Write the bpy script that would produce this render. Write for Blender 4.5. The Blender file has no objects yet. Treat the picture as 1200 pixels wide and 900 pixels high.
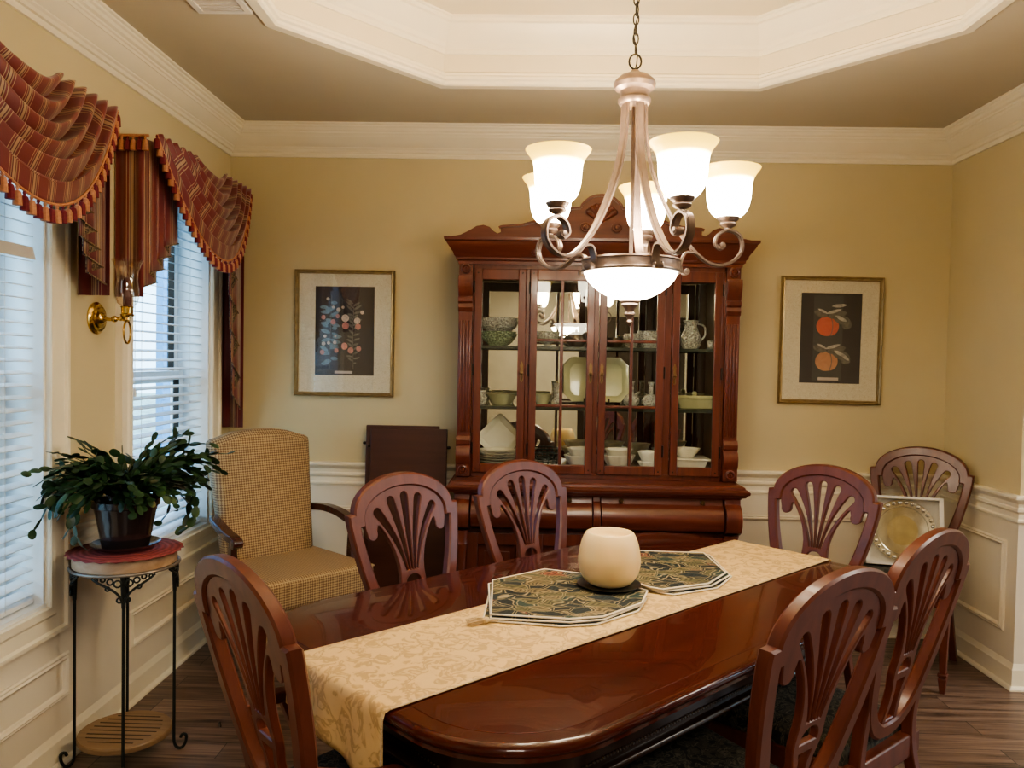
import bpy, bmesh, math, random
from mathutils import Vector, Matrix
random.seed(7)
C = bpy.context.scene.collection
PI = math.pi
def R(d): return math.radians(d)

# ------------------------------------------------------------------ mesh builder
class MB:
    def __init__(s): s.v = []; s.f = []; s.uv = {}
    def add(s, vs, fs, M=None):
        n = len(s.v)
        for p in vs:
            p = Vector(p)
            s.v.append(tuple(M @ p) if M is not None else tuple(p))
        for f in fs: s.f.append([i + n for i in f])
        return n
    def box(s, x0, x1, y0, y1, z0, z1, M=None):
        vs = [(x0,y0,z0),(x1,y0,z0),(x1,y1,z0),(x0,y1,z0),(x0,y0,z1),(x1,y0,z1),(x1,y1,z1),(x0,y1,z1)]
        s.add(vs, [(3,2,1,0),(4,5,6,7),(0,1,5,4),(1,2,6,5),(2,3,7,6),(3,0,4,7)], M); return s
    def hexa(s, bot, top, M=None):
        vs = list(bot) + list(top)
        s.add(vs, [(3,2,1,0),(4,5,6,7),(0,1,5,4),(1,2,6,5),(2,3,7,6),(3,0,4,7)], M); return s
    def lathe(s, prof, n=24, c=(0,0,0), M=None, sx=1, sy=1):
        vs = []; fs = []; m = len(prof)
        for r, z in prof:
            for k in range(n):
                a = 2*PI*k/n
                vs.append((c[0]+sx*r*math.cos(a), c[1]+sy*r*math.sin(a), c[2]+z))
        for i in range(m-1):
            for k in range(n):
                a = i*n+k; b = i*n+(k+1) % n
                fs.append((a, b, b+n, a+n))
        if prof[0][0] > 1e-6: fs.append(tuple(range(n-1, -1, -1)))
        if prof[-1][0] > 1e-6: fs.append(tuple((m-1)*n+k for k in range(n)))
        s.add(vs, fs, M); return s
    def shell(s, prof, n=24, c=(0,0,0), M=None):      # closed profile loop revolved (open vessels)
        vs = []; fs = []; m = len(prof)
        for r, z in prof:
            for k in range(n):
                a = 2*PI*k/n; vs.append((c[0]+r*math.cos(a), c[1]+r*math.sin(a), c[2]+z))
        for i in range(m):
            j = (i+1) % m
            if prof[i][0] < 1e-6 and prof[j][0] < 1e-6: continue
            for k in range(n):
                k2 = (k+1) % n
                fs.append((i*n+k, i*n+k2, j*n+k2, j*n+k))
        s.add(vs, fs, M); return s
    def tube(s, path, rad, n=8, closed=False, cap=True, M=None):
        P = [Vector(p) for p in path]; m = len(P); vs = []; fs = []
        rr = rad if isinstance(rad, (list, tuple)) else [rad]*m
        up = None
        for i in range(m):
            if closed: t = (P[(i+1) % m]-P[i-1]).normalized()
            else: t = (P[min(i+1,m-1)]-P[max(i-1,0)]).normalized()
            if up is None:
                up = Vector((0,0,1)) if abs(t.z) < .9 else Vector((1,0,0))
            a = t.cross(up)
            if a.length < 1e-6: a = t.cross(Vector((0,1,0)))
            a.normalize(); b = a.cross(t).normalized(); up = b
            for k in range(n):
                q = 2*PI*k/n
                vs.append(P[i]+rr[i]*(math.cos(q)*a+math.sin(q)*b))
        for i in range(m if closed else m-1):
            j = (i+1) % m
            for k in range(n):
                fs.append((i*n+k, i*n+(k+1) % n, j*n+(k+1) % n, j*n+k))
        if cap and not closed:
            fs.append(tuple(range(n-1,-1,-1))); fs.append(tuple((m-1)*n+k for k in range(n)))
        s.add(vs, fs, M); return s
    def strap(s, path, side, w, t, M=None):            # flat band along path; side = width direction
        P = [Vector(p) for p in path]; m = len(P); sd = Vector(side).normalized(); vs = []; fs = []
        for i in range(m):
            tg = (P[min(i+1,m-1)]-P[max(i-1,0)]).normalized()
            nn = tg.cross(sd).normalized()
            ww = w[i] if isinstance(w, (list,tuple)) else w
            for a, b in ((-1,-1),(1,-1),(1,1),(-1,1)):
                vs.append(P[i]+sd*a*ww/2+nn*b*t/2)
        for i in range(m-1):
            for k in range(4): fs.append((i*4+k, i*4+(k+1)%4, i*4+4+(k+1)%4, i*4+4+k))
        fs.append((3,2,1,0)); fs.append(tuple((m-1)*4+k for k in range(4)))
        s.add(vs, fs, M); return s
    def grid(s, fn, nu, nv, uv=None, M=None):
        vs = []; fs = []; n0 = len(s.v)
        for i in range(nu+1):
            for j in range(nv+1):
                u, v = i/nu, j/nv
                vs.append(fn(u, v))
                if uv: s.uv[n0+i*(nv+1)+j] = uv(u, v)
        for i in range(nu):
            for j in range(nv):
                a = i*(nv+1)+j; fs.append((a, a+1, a+nv+2, a+nv+1))
        s.add(vs, fs, M); return s
    def prism(s, poly, a0, a1, axis='z', M=None):
        n = len(poly); vs = []
        for a in (a0, a1):
            for p, q in poly:
                vs.append((p,q,a) if axis == 'z' else ((a,p,q) if axis == 'x' else (p,a,q)))
        fs = [tuple(range(n-1,-1,-1)), tuple(range(n,2*n))]
        for k in range(n): fs.append((k,(k+1)%n,n+(k+1)%n,n+k))
        s.add(vs, fs, M); return s
    def sweep(s, prof, path, closed=False, M=None):    # prof: closed loop of (offset to left of path, z)
        P = [Vector((p[0],p[1])) for p in path]; m = len(P); k = len(prof); vs = []; fs = []
        for i in range(m):
            d1 = (P[i]-P[i-1]).normalized() if (closed or i > 0) else None
            d2 = (P[(i+1)%m]-P[i]).normalized() if (closed or i < m-1) else None
            if d1 is None: d1 = d2
            if d2 is None: d2 = d1
            n1 = Vector((-d1.y,d1.x)); n2 = Vector((-d2.y,d2.x))
            b = (n1+n2).normalized(); L = 1/max(.3, b.dot(n1))
            for o, z in prof: vs.append((P[i].x+b.x*o*L, P[i].y+b.y*o*L, z))
        for i in range(m if closed else m-1):
            j = (i+1) % m
            for q in range(k): fs.append((i*k+q, i*k+(q+1)%k, j*k+(q+1)%k, j*k+q))
        if not closed:
            fs.append(tuple(range(k-1,-1,-1))); fs.append(tuple((m-1)*k+q for q in range(k)))
        s.add(vs, fs, M); return s
    def ball(s, c, rx, ry=None, rz=None, n=12, m=8, M=None):
        ry = ry or rx; rz = rz or rx
        prof = [(math.sin(PI*i/m), -math.cos(PI*i/m)) for i in range(m+1)]
        prof[0] = (0,-1); prof[-1] = (0,1)
        vs = []; fs = []
        for r, z in prof:
            for k in range(n):
                a = 2*PI*k/n; vs.append((c[0]+rx*r*math.cos(a), c[1]+ry*r*math.sin(a), c[2]+rz*z))
        for i in range(m):
            for k in range(n): fs.append((i*n+k, i*n+(k+1)%n, (i+1)*n+(k+1)%n, (i+1)*n+k))
        s.add(vs, fs, M); return s
    def mesh(s, me, M=None):
        s.add([v.co for v in me.vertices], [list(p.vertices) for p in me.polygons], M); return s
    def data(s, name, mat, smooth=35, weld=True):
        me = bpy.data.meshes.new(name)
        me.from_pydata(s.v, [], s.f)
        uvl = me.uv_layers.new(name='UVMap')
        vv = me.vertices
        for p in me.polygons:
            n = p.normal; ax = max(range(3), key=lambda i: abs(n[i]))
            for li in p.loop_indices:
                vi = me.loops[li].vertex_index
                if vi in s.uv: uvl.data[li].uv = s.uv[vi]
                else:
                    c = vv[vi].co
                    uvl.data[li].uv = (c.y,c.z) if ax == 0 else ((c.x,c.z) if ax == 1 else (c.x,c.y))
        bm = bmesh.new(); bm.from_mesh(me)
        if weld: bmesh.ops.remove_doubles(bm, verts=bm.verts, dist=1e-5)
        bmesh.ops.recalc_face_normals(bm, faces=bm.faces)
        bm.to_mesh(me); bm.free()
        if smooth:
            me.polygons.foreach_set('use_smooth', [True]*len(me.polygons))
            me.set_sharp_from_angle(angle=R(smooth))
        me.materials.append(mat)
        return me
    def build(s, name, mat, parent=None, smooth=35, bevel=0, seg=2, sub=0, loc=None, rz=0, weld=True):
        me = s.data(name, mat, smooth, weld)
        o = bpy.data.objects.new(name, me); C.objects.link(o)
        if parent: o.parent = parent
        if loc: o.location = loc
        if rz: o.rotation_euler.z = rz
        if bevel:
            b = o.modifiers.new('bevel','BEVEL'); b.width = bevel; b.segments = seg
            b.limit_method = 'ANGLE'; b.angle_limit = R(40)
        if sub:
            m = o.modifiers.new('sub','SUBSURF'); m.levels = sub; m.render_levels = sub
        return o

def shape2d(loops, depth, bevel=.003):
    cu = bpy.data.curves.new('tmp','CURVE'); cu.dimensions = '2D'; cu.fill_mode = 'BOTH'
    cu.extrude = max(depth/2-bevel, .0005); cu.bevel_depth = bevel; cu.bevel_resolution = 0; cu.offset = -bevel
    for lp in loops:
        sp = cu.splines.new('POLY'); sp.points.add(len(lp)-1)
        for i, p in enumerate(lp): sp.points[i].co = (p[0],p[1],0,1)
        sp.use_cyclic_u = True
    ob = bpy.data.objects.new('tmp', cu); C.objects.link(ob)
    dg = bpy.context.evaluated_depsgraph_get()
    me = bpy.data.meshes.new_from_object(ob.evaluated_get(dg))
    bpy.data.objects.remove(ob); bpy.data.curves.remove(cu)
    return me
XZ = Matrix(((1,0,0,0),(0,0,-1,0),(0,1,0,0),(0,0,0,1)))     # drawing plane (x,y) -> (x,z)

def cat(pts, n=6, closed=False):
    P = [Vector(p) for p in pts]; m = len(P); out = []
    for i in range(m if closed else m-1):
        if closed: a,b,c,d = P[i-1],P[i],P[(i+1)%m],P[(i+2)%m]
        else: a,b,c,d = P[max(i-1,0)],P[i],P[i+1],P[min(i+2,m-1)]
        for k in range(n):
            t = k/n
            out.append(.5*((2*b)+(c-a)*t+(2*a-5*b+4*c-d)*t*t+(3*b-a-3*c+d)*t**3))
    if not closed: out.append(P[-1])
    return out

def tag(o, label=None, cat_=None, group=None, kind=None):
    if label: o['label'] = label
    if cat_: o['category'] = cat_
    if group: o['group'] = group
    if kind: o['kind'] = kind
    return o
def thing(name, label, cat_, loc=(0,0,0), rz=0, group=None):
    o = bpy.data.objects.new(name, None); C.objects.link(o); o.location = loc; o.rotation_euler.z = rz
    o.empty_display_size = .05
    return tag(o, label, cat_, group)
def struct(o): o['kind'] = 'structure'; return o
def copytree(o, parent=None):
    c = o.copy(); C.objects.link(c)
    if parent: c.parent = parent
    for ch in [x for x in C.objects if x.parent == o]: copytree(ch, c)
    return c

# ------------------------------------------------------------------ materials
def newmat(name):
    m = bpy.data.materials.new(name); m.use_nodes = True
    nt = m.node_tree; b = nt.nodes['Principled BSDF']
    return m, nt, b
def N(nt, t, **kw):
    n = nt.nodes.new(t)
    for k, v in kw.items():
        if hasattr(n, k) and k not in n.inputs: setattr(n, k, v)
        else: n.inputs[k].default_value = v
    return n
def rgb(c): return (c[0],c[1],c[2],1)
def ramp(nt, stops, interp='LINEAR'):
    r = nt.nodes.new('ShaderNodeValToRGB'); r.color_ramp.interpolation = interp
    e = r.color_ramp.elements
    while len(e) < len(stops): e.new(.5)
    for i, (p, c) in enumerate(stops): e[i].position = p; e[i].color = rgb(c)
    return r
def mapping(nt, scale=(1,1,1), coord='Object', rot=(0,0,0)):
    tc = nt.nodes.new('ShaderNodeTexCoord'); mp = nt.nodes.new('ShaderNodeMapping')
    mp.inputs['Scale'].default_value = scale; mp.inputs['Rotation'].default_value = rot
    nt.links.new(tc.outputs[coord], mp.inputs['Vector']); return mp
def bump(nt, b, src, strength=.1, dist=.01):
    bp = nt.nodes.new('ShaderNodeBump'); bp.inputs['Strength'].default_value = strength; bp.inputs['Distance'].default_value = dist
    nt.links.new(src, bp.inputs['Height']); nt.links.new(bp.outputs['Normal'], b.inputs['Normal'])
def plain(name, c, rough=.5, metal=0, coat=0, noise=.06, nscale=8, spec=.5, bmp=0, bscale=60):
    m, nt, b = newmat(name)
    b.inputs['Roughness'].default_value = rough; b.inputs['Metallic'].default_value = metal
    b.inputs['Coat Weight'].default_value = coat; b.inputs['Specular IOR Level'].default_value = spec
    mp = mapping(nt); nz = N(nt, 'ShaderNodeTexNoise', Scale=nscale, Detail=4.0)
    nt.links.new(mp.outputs[0], nz.inputs['Vector'])
    r = ramp(nt, [(.3,[x*(1-noise) for x in c]),(.7,[min(1,x*(1+noise)) for x in c])])
    nt.links.new(nz.outputs['Fac'], r.inputs[0]); nt.links.new(r.outputs[0], b.inputs['Base Color'])
    if bmp:
        n2 = N(nt, 'ShaderNodeTexNoise', Scale=bscale, Detail=3.0); nt.links.new(mp.outputs[0], n2.inputs['Vector'])
        bump(nt, b, n2.outputs['Fac'], bmp, .004)
    return m
def wood(name, dark, light, axis=2, rough=.3, coat=.3, scale=1.0, crough=.12):
    m, nt, b = newmat(name)
    sc = [14*scale,14*scale,14*scale]; sc[axis] = 1.1*scale
    mp = mapping(nt, sc); nz = N(nt, 'ShaderNodeTexNoise', Scale=1.6, Detail=6.0, Roughness=.6, Distortion=.6)
    nt.links.new(mp.outputs[0], nz.inputs['Vector'])
    r = ramp(nt, [(.28,dark),(.5,[(a+c)/2 for a,c in zip(dark,light)]),(.75,light)])
    nt.links.new(nz.outputs['Fac'], r.inputs[0]); nt.links.new(r.outputs[0], b.inputs['Base Color'])
    b.inputs['Roughness'].default_value = rough; b.inputs['Coat Weight'].default_value = coat
    b.inputs['Coat Roughness'].default_value = crough
    bump(nt, b, nz.outputs['Fac'], .05, .002)
    return m
def metal(name, c, rough=.25, noise=.1): return plain(name, c, rough, 1.0, noise=noise, nscale=20)
def glassy(name, tint=(1,1,1), refl=.12, rough=.02, alpha=.92):
    m, nt, b = newmat(name); nt.nodes.remove(b); out = nt.nodes['Material Output']
    tr = N(nt,'ShaderNodeBsdfTransparent'); tr.inputs[0].default_value = rgb(tint)
    gl = N(nt,'ShaderNodeBsdfGlossy'); gl.inputs['Roughness'].default_value = rough; gl.inputs['Color'].default_value = (1,1,1,1)
    ge = N(nt,'ShaderNodeNewGeometry'); dt = N(nt,'ShaderNodeVectorMath', operation='DOT_PRODUCT')
    nt.links.new(ge.outputs['Incoming'], dt.inputs[0]); nt.links.new(ge.outputs['Normal'], dt.inputs[1])
    ab = N(nt,'ShaderNodeMath', operation='ABSOLUTE'); nt.links.new(dt.outputs['Value'], ab.inputs[0])
    iv = N(nt,'ShaderNodeMath', operation='SUBTRACT'); iv.inputs[0].default_value = 1; nt.links.new(ab.outputs[0], iv.inputs[1])
    pw = N(nt,'ShaderNodeMath', operation='POWER'); nt.links.new(iv.outputs[0], pw.inputs[0]); pw.inputs[1].default_value = 5
    mul = N(nt,'ShaderNodeMath', operation='MULTIPLY_ADD'); mul.inputs[1].default_value = .9; mul.inputs[2].default_value = refl
    nt.links.new(pw.outputs[0], mul.inputs[0])
    mx = N(nt,'ShaderNodeMixShader'); nt.links.new(mul.outputs[0], mx.inputs[0])
    nt.links.new(tr.outputs[0], mx.inputs[1]); nt.links.new(gl.outputs[0], mx.inputs[2]); nt.links.new(mx.outputs[0], out.inputs[0])
    return m
def crystal(name, c, rough=.04):
    # cut glass: faceted sparkle over a mostly clear body
    m, nt, b = newmat(name); out = nt.nodes['Material Output']
    mp = mapping(nt, (1,1,1)); vo = N(nt,'ShaderNodeTexVoronoi', Scale=95.0); nt.links.new(mp.outputs[0], vo.inputs['Vector'])
    bump(nt, b, vo.outputs['Distance'], 1.0, .02)
    b.inputs['Base Color'].default_value = rgb([x*.95 for x in c]); b.inputs['Roughness'].default_value = .06; b.inputs['Metallic'].default_value = 0; b.inputs['Base Color'].default_value = rgb([min(1,x*1.08) for x in c]); b.inputs['Specular IOR Level'].default_value = 1.0; b.inputs['Coat Weight'].default_value = .6
    tr = N(nt,'ShaderNodeBsdfTransparent'); tr.inputs[0].default_value = rgb(c)
    r = ramp(nt, [(.1,(.62,.62,.62)),(.6,(.22,.22,.22))]); nt.links.new(vo.outputs['Distance'], r.inputs[0])
    mx = N(nt,'ShaderNodeMixShader'); nt.links.new(r.outputs[0], mx.inputs[0]); nt.links.new(b.outputs[0], mx.inputs[1]); nt.links.new(tr.outputs[0], mx.inputs[2])
    nt.links.new(mx.outputs[0], out.inputs[0])
    return m
def emis(name, c, s, b0=(.9,.85,.7)):
    m, nt, b = newmat(name); b.inputs['Base Color'].default_value = rgb(b0); b.inputs['Roughness'].default_value = .4
    b.inputs['Emission Color'].default_value = rgb(c); b.inputs['Emission Strength'].default_value = s
    mp = mapping(nt); nz = N(nt,'ShaderNodeTexNoise', Scale=6.0)
    nt.links.new(mp.outputs[0], nz.inputs['Vector'])
    r = ramp(nt, [(0,[x*.93 for x in c]),(1,c)]); nt.links.new(nz.outputs['Fac'], r.inputs[0]); nt.links.new(r.outputs[0], b.inputs['Emission Color'])
    return m

WALLC = (.62,.535,.342)
M_wall = plain('wall_paint', WALLC, .75, noise=.02, nscale=3, bmp=.05, bscale=250, spec=.2)
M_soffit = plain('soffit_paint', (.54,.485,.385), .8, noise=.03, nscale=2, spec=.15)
M_trim = plain('trim_paint', (.87,.80,.64), .4, noise=.015, spec=.4)
M_wains = plain('wainscot_paint', (.80,.73,.60), .5, noise=.015, spec=.4)
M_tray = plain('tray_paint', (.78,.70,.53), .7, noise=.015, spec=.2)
M_white = plain('window_paint', (.85,.87,.88), .4, noise=.02)
M_chair = wood('chair_cherry', (.086,.019,.011), (.162,.042,.024), 2, .38, .15)
M_cab = wood('cabinet_cherry', (.072,.015,.009), (.165,.040,.023), 2, .32, .35)
M_cabx = wood('cabinet_cherry_across', (.074,.016,.010), (.160,.040,.024), 0, .30, .4)
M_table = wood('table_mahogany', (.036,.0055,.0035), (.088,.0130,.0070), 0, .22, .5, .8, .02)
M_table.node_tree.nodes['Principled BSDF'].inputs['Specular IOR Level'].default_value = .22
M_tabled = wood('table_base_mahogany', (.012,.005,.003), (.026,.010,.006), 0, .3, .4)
M_leaf = wood('leaf_board', (.060,.018,.012), (.085,.028,.018), 0, .4, .2)
M_arm = wood('armrest_mahogany', (.045,.012,.01), (.085,.022,.016), 2, .22, .5)
M_dark = plain('interior_dark', (.05,.028,.016), .6)
M_brass = metal('brass', (.62,.43,.15), .18)
M_abrass = metal('old_brass', (.22,.14,.07), .35)
M_bronze = plain('bronze_strap', (.22,.165,.14), .38, .75, noise=.2, nscale=25)
M_iron = plain('black_iron', (.022,.026,.024), .45, .5)
M_chain = plain('chain_iron', (.05,.04,.03), .4, .8)
M_mirror = metal('mirror', (.70,.68,.62), .015, .0)
M_glass = glassy('door_glass', (.97,.98,.96), .02)
M_pane = glassy('window_glass', (.97,.99,1), .02)
M_hurr = glassy('hurricane_glass', (.96,.93,.9), .07)
M_picglass = glassy('picture_glass', (1,1,1), .05, .015)
M_candle = plain('candle_wax', (.88,.66,.34), .45, noise=.04)
M_candle.node_tree.nodes['Principled BSDF'].inputs['Subsurface Weight'].default_value = .25
M_candle.node_tree.nodes['Principled BSDF'].inputs['Subsurface Radius'].default_value = (.03,.015,.006)
M_redwax = plain('burgundy_wax', (.11,.018,.022), .35)
M_porc = plain('white_china', (.92,.88,.78), .2, coat=.4, noise=.02)
M_green = plain('green_glass_bowl', (.30,.40,.24), .15, coat=.5, noise=.05)
M_sage = plain('sage_china', (.52,.52,.33), .2, coat=.4, noise=.05)
M_crys = crystal('cut_crystal', (.92,.93,.92))
M_crysg = crystal('green_crystal', (.52,.68,.48))
M_silver = metal('silver', (.80,.78,.70), .16)
M_pewter = metal('dark_pewter', (.16,.13,.10), .3)
M_blackc = plain('black_ceramic', (.012,.012,.014), .3, coat=.4)
M_pot = plain('pot_glaze', (.022,.014,.014), .22, coat=.5)
M_soil = plain('soil', (.03,.02,.012), .9, noise=.4, nscale=60)
M_plantw = wood('stand_wood', (.33,.20,.12), (.52,.36,.23), 0, .55, .1)
M_shelfw = wood('stand_shelf_wood', (.20,.12,.06), (.34,.22,.12), 0, .5, .1)
M_dark_steel = plain('hinge_metal', (.03,.02,.015), .4, .7)
M_tgold = plain('tassel_gold', (.48,.22,.12), .8, noise=.15, nscale=200)
M_tmar = plain('tassel_maroon', (.17,.014,.025), .8, noise=.15, nscale=200)
M_tan = plain('tan_cord', (.62,.47,.27), .8, noise=.2, nscale=300)
M_pipe = plain('cream_piping', (.75,.68,.55), .8)
M_vent = plain('vent_white', (.78,.74,.68), .45)

def floor_mat():
    m, nt, b = newmat('hardwood_floor')
    mp = mapping(nt, (1,1,1))
    br = N(nt,'ShaderNodeTexBrick'); br.offset = .37; br.inputs['Scale'].default_value = 1.0
    br.inputs['Brick Width'].default_value = 1.15; br.inputs['Row Height'].default_value = .125
    br.inputs['Mortar Size'].default_value = .0018; br.inputs['Mortar Smooth'].default_value = .1; br.inputs['Bias'].default_value = 0
    br.inputs['Color1'].default_value = (0,0,0,1); br.inputs['Color2'].default_value = (1,1,1,1); br.inputs['Mortar'].default_value = (.5,.5,.5,1)
    nt.links.new(mp.outputs[0], br.inputs['Vector'])
    mp2 = mapping(nt, (1.5,26,1)); n1 = N(nt,'ShaderNodeTexNoise', Scale=1.4, Detail=7.0, Roughness=.62, Distortion=.7)
    # shift grain per plank
    ad = N(nt,'ShaderNodeVectorMath', operation='ADD'); nt.links.new(mp2.outputs[0], ad.inputs[0])
    sc = N(nt,'ShaderNodeVectorMath', operation='SCALE'); sc.inputs['Scale'].default_value = 37.0
    nt.links.new(br.outputs['Color'], sc.inputs[0]); nt.links.new(sc.outputs[0], ad.inputs[1]); nt.links.new(ad.outputs[0], n1.inputs['Vector'])
    r1 = ramp(nt, [(.30,(.030,.019,.015)),(.42,(.12,.078,.060)),(.56,(.21,.145,.115)),(.75,(.30,.22,.18))])
    nt.links.new(n1.outputs['Fac'], r1.inputs[0])
    r2 = ramp(nt, [(0,(.72,.68,.66)),(1,(1.12,1.08,1.05))]); nt.links.new(br.outputs['Color'], r2.inputs[0])
    mx = N(nt,'ShaderNodeMix', data_type='RGBA', blend_type='MULTIPLY'); mx.inputs[0].default_value = 1
    nt.links.new(r1.outputs[0], mx.inputs[6]); nt.links.new(r2.outputs[0], mx.inputs[7])
    mx2 = N(nt,'ShaderNodeMix', data_type='RGBA'); nt.links.new(br.outputs['Fac'], mx2.inputs[0])
    nt.links.new(mx.outputs[2], mx2.inputs[6]); mx2.inputs[7].default_value = (.02,.012,.008,1)
    nt.links.new(mx2.outputs[2], b.inputs['Base Color'])
    b.inputs['Roughness'].default_value = .33
    bump(nt, b, n1.outputs['Fac'], .08, .003)
    return m
M_floor = floor_mat()

def stripe_mat(name, period=.095):
    m, nt, b = newmat(name)
    tc = N(nt,'ShaderNodeTexCoord'); sp = N(nt,'ShaderNodeSeparateXYZ'); nt.links.new(tc.outputs['UV'], sp.inputs[0])
    d = N(nt,'ShaderNodeMath', operation='MULTIPLY'); d.inputs[1].default_value = 1/period; nt.links.new(sp.outputs[0], d.inputs[0])
    fr = N(nt,'ShaderNodeMath', operation='FRACT'); nt.links.new(d.outputs[0], fr.inputs[0])
    A = (.17,.020,.024); D_ = (.10,.011,.016); T = (.42,.27,.16); G = (.33,.22,.14)
    r = ramp(nt, [(0,A),(.34,T),(.37,A),(.44,G),(.47,D_),(.52,T),(.62,D_),(.66,G),(.70,A),(.78,T),(.81,A)], 'CONSTANT')
    nt.links.new(fr.outputs[0], r.inputs[0])
    nz = N(nt,'ShaderNodeTexNoise', Scale=160.0); nt.links.new(tc.outputs['UV'], nz.inputs['Vector'])
    mx = N(nt,'ShaderNodeMix', data_type='RGBA', blend_type='MULTIPLY'); mx.inputs[0].default_value = .5
    nt.links.new(r.outputs[0], mx.inputs[6]); nt.links.new(nz.outputs['Color'], mx.inputs[7])
    nt.links.new(r.outputs[0], b.inputs['Base Color'])
    b.inputs['Roughness'].default_value = .45; b.inputs['Sheen Weight'].default_value = .3
    bump(nt, b, nz.outputs['Fac'], .1, .002)
    return m
M_stripe = stripe_mat('striped_fabric')
def patt(name, stops, scale, coord='UV', rough=.8, interp='LINEAR', distort=0, tex='voronoi', smooth_noise=2.0, stretch=(1,1,1), bmp=.1):
    m, nt, b = newmat(name)
    mp = mapping(nt, stretch, coord)
    nz = N(nt,'ShaderNodeTexNoise', Scale=scale*.6, Detail=2.0); nt.links.new(mp.outputs[0], nz.inputs['Vector'])
    mxv = N(nt,'ShaderNodeMix', data_type='RGBA'); mxv.inputs[0].default_value = distort
    nt.links.new(mp.outputs[0], mxv.inputs[6]); nt.links.new(nz.outputs['Color'], mxv.inputs[7])
    if tex == 'voronoi':
        t = N(nt,'ShaderNodeTexVoronoi', Scale=scale); out = t.outputs['Distance']
    elif tex == 'edge':
        t = N(nt,'ShaderNodeTexVoronoi', feature='DISTANCE_TO_EDGE', Scale=scale); out = t.outputs['Distance']
    else:
        t = N(nt,'ShaderNodeTexNoise', Scale=scale, Detail=smooth_noise, Distortion=1.5); out = t.outputs['Fac']
    nt.links.new(mxv.outputs[2], t.inputs['Vector'])
    r = ramp(nt, stops, interp); nt.links.new(out, r.inputs[0]); nt.links.new(r.outputs[0], b.inputs['Base Color'])
    b.inputs['Roughness'].default_value = rough
    if bmp: bump(nt, b, out, bmp, .003)
    return m
M_lining = patt('tapestry_lining', [(0,(.012,.010,.010)),(.40,(.03,.022,.02)),(.47,(.40,.29,.16)),(.55,(.05,.03,.025)),(.62,(.34,.24,.15)),(.7,(.02,.015,.012))], 26, tex='noise')
M_seatfab = patt('seat_tapestry', [(.35,(.006,.007,.007)),(.47,(.015,.017,.015)),(.52,(.12,.105,.075)),(.56,(.014,.016,.014)),(.66,(.06,.052,.04))], 30, tex='noise')
M_runner = patt('damask_runner', [(.40,(.74,.53,.25)),(.49,(.72,.51,.24)),(.53,(.55,.36,.155)),(.59,(.52,.34,.15)),(.64,(.70,.50,.24))], 20, tex='noise', rough=.6, smooth_noise=3.0, bmp=.04)

def placemat_mat():
    m, nt, b = newmat('placemat_tapestry')
    mp = mapping(nt, (1,1,1), 'UV')
    nz = N(nt,'ShaderNodeTexNoise', Scale=9.0, Detail=2.0); nt.links.new(mp.outputs[0], nz.inputs['Vector'])
    mxv = N(nt,'ShaderNodeMix', data_type='RGBA'); mxv.inputs[0].default_value = .11
    nt.links.new(mp.outputs[0], mxv.inputs[6]); nt.links.new(nz.outputs['Color'], mxv.inputs[7])
    mp2 = N(nt,'ShaderNodeMapping'); mp2.inputs['Scale'].default_value = (15,27,1); mp2.inputs['Rotation'].default_value = (0,0,.5)
    nt.links.new(mxv.outputs[2], mp2.inputs['Vector'])
    ve = N(nt,'ShaderNodeTexVoronoi', feature='DISTANCE_TO_EDGE', Scale=1.0); vc = N(nt,'ShaderNodeTexVoronoi', Scale=1.0)
    nt.links.new(mp2.outputs[0], ve.inputs['Vector']); nt.links.new(mp2.outputs[0], vc.inputs['Vector'])
    cr = ramp(nt, [(0,(.010,.016,.018)),(.25,(.10,.090,.045)),(.42,(.025,.05,.045)),(.58,(.15,.115,.06)),(.74,(.20,.155,.085)),(.84,(.012,.022,.028)),(.94,(.19,.06,.035))], 'CONSTANT')
    sx = N(nt,'ShaderNodeSeparateXYZ'); nt.links.new(vc.outputs['Color'], sx.inputs[0]); nt.links.new(sx.outputs[0], cr.inputs[0])
    # veins inside the leaves
    wv = N(nt,'ShaderNodeTexWave', Scale=1.6, Distortion=5.0); wv.inputs['Detail'].default_value = 2; nt.links.new(mp2.outputs[0], wv.inputs['Vector'])
    vr = ramp(nt, [(0,(.45,.45,.45)),(.6,(1.1,1.1,1.1)),(1,(1.5,1.45,1.3))]); nt.links.new(wv.outputs['Fac'], vr.inputs[0])
    mu = N(nt,'ShaderNodeMix', data_type='RGBA', blend_type='MULTIPLY'); mu.inputs[0].default_value = 1
    nt.links.new(cr.outputs[0], mu.inputs[6]); nt.links.new(vr.outputs[0], mu.inputs[7])
    er = ramp(nt, [(0,(0,0,0)),(.045,(.0,.0,.0)),(.06,(.9,.9,.9)),(.08,(.9,.9,.9)),(.10,(0,0,0))]); nt.links.new(ve.outputs['Distance'], er.inputs[0])
    mx = N(nt,'ShaderNodeMix', data_type='RGBA'); nt.links.new(er.outputs[0], mx.inputs[0])
    nt.links.new(mu.outputs[2], mx.inputs[6]); mx.inputs[7].default_value = (.36,.29,.17,1)
    nt.links.new(mx.outputs[2], b.inputs['Base Color']); b.inputs['Roughness'].default_value = .8
    return m
M_mat = placemat_mat()
def dot_fabric():
    m, nt, b = newmat('armchair_fabric')
    mp = mapping(nt, (1,1,1), 'UV')
    ck = N(nt,'ShaderNodeTexChecker', Scale=1.0); mp.inputs['Rotation'].default_value = (0,0,R(45)); mp.inputs['Scale'].default_value = (120,120,120)
    nt.links.new(mp.outputs[0], ck.inputs['Vector'])
    ck.inputs['Color1'].default_value = (.50,.36,.20,1); ck.inputs['Color2'].default_value = (.20,.12,.065,1)
    nt.links.new(ck.outputs['Color'], b.inputs['Base Color']); b.inputs['Roughness'].default_value = .8
    bump(nt, b, ck.outputs['Fac'], .2, .003)
    return m
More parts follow.
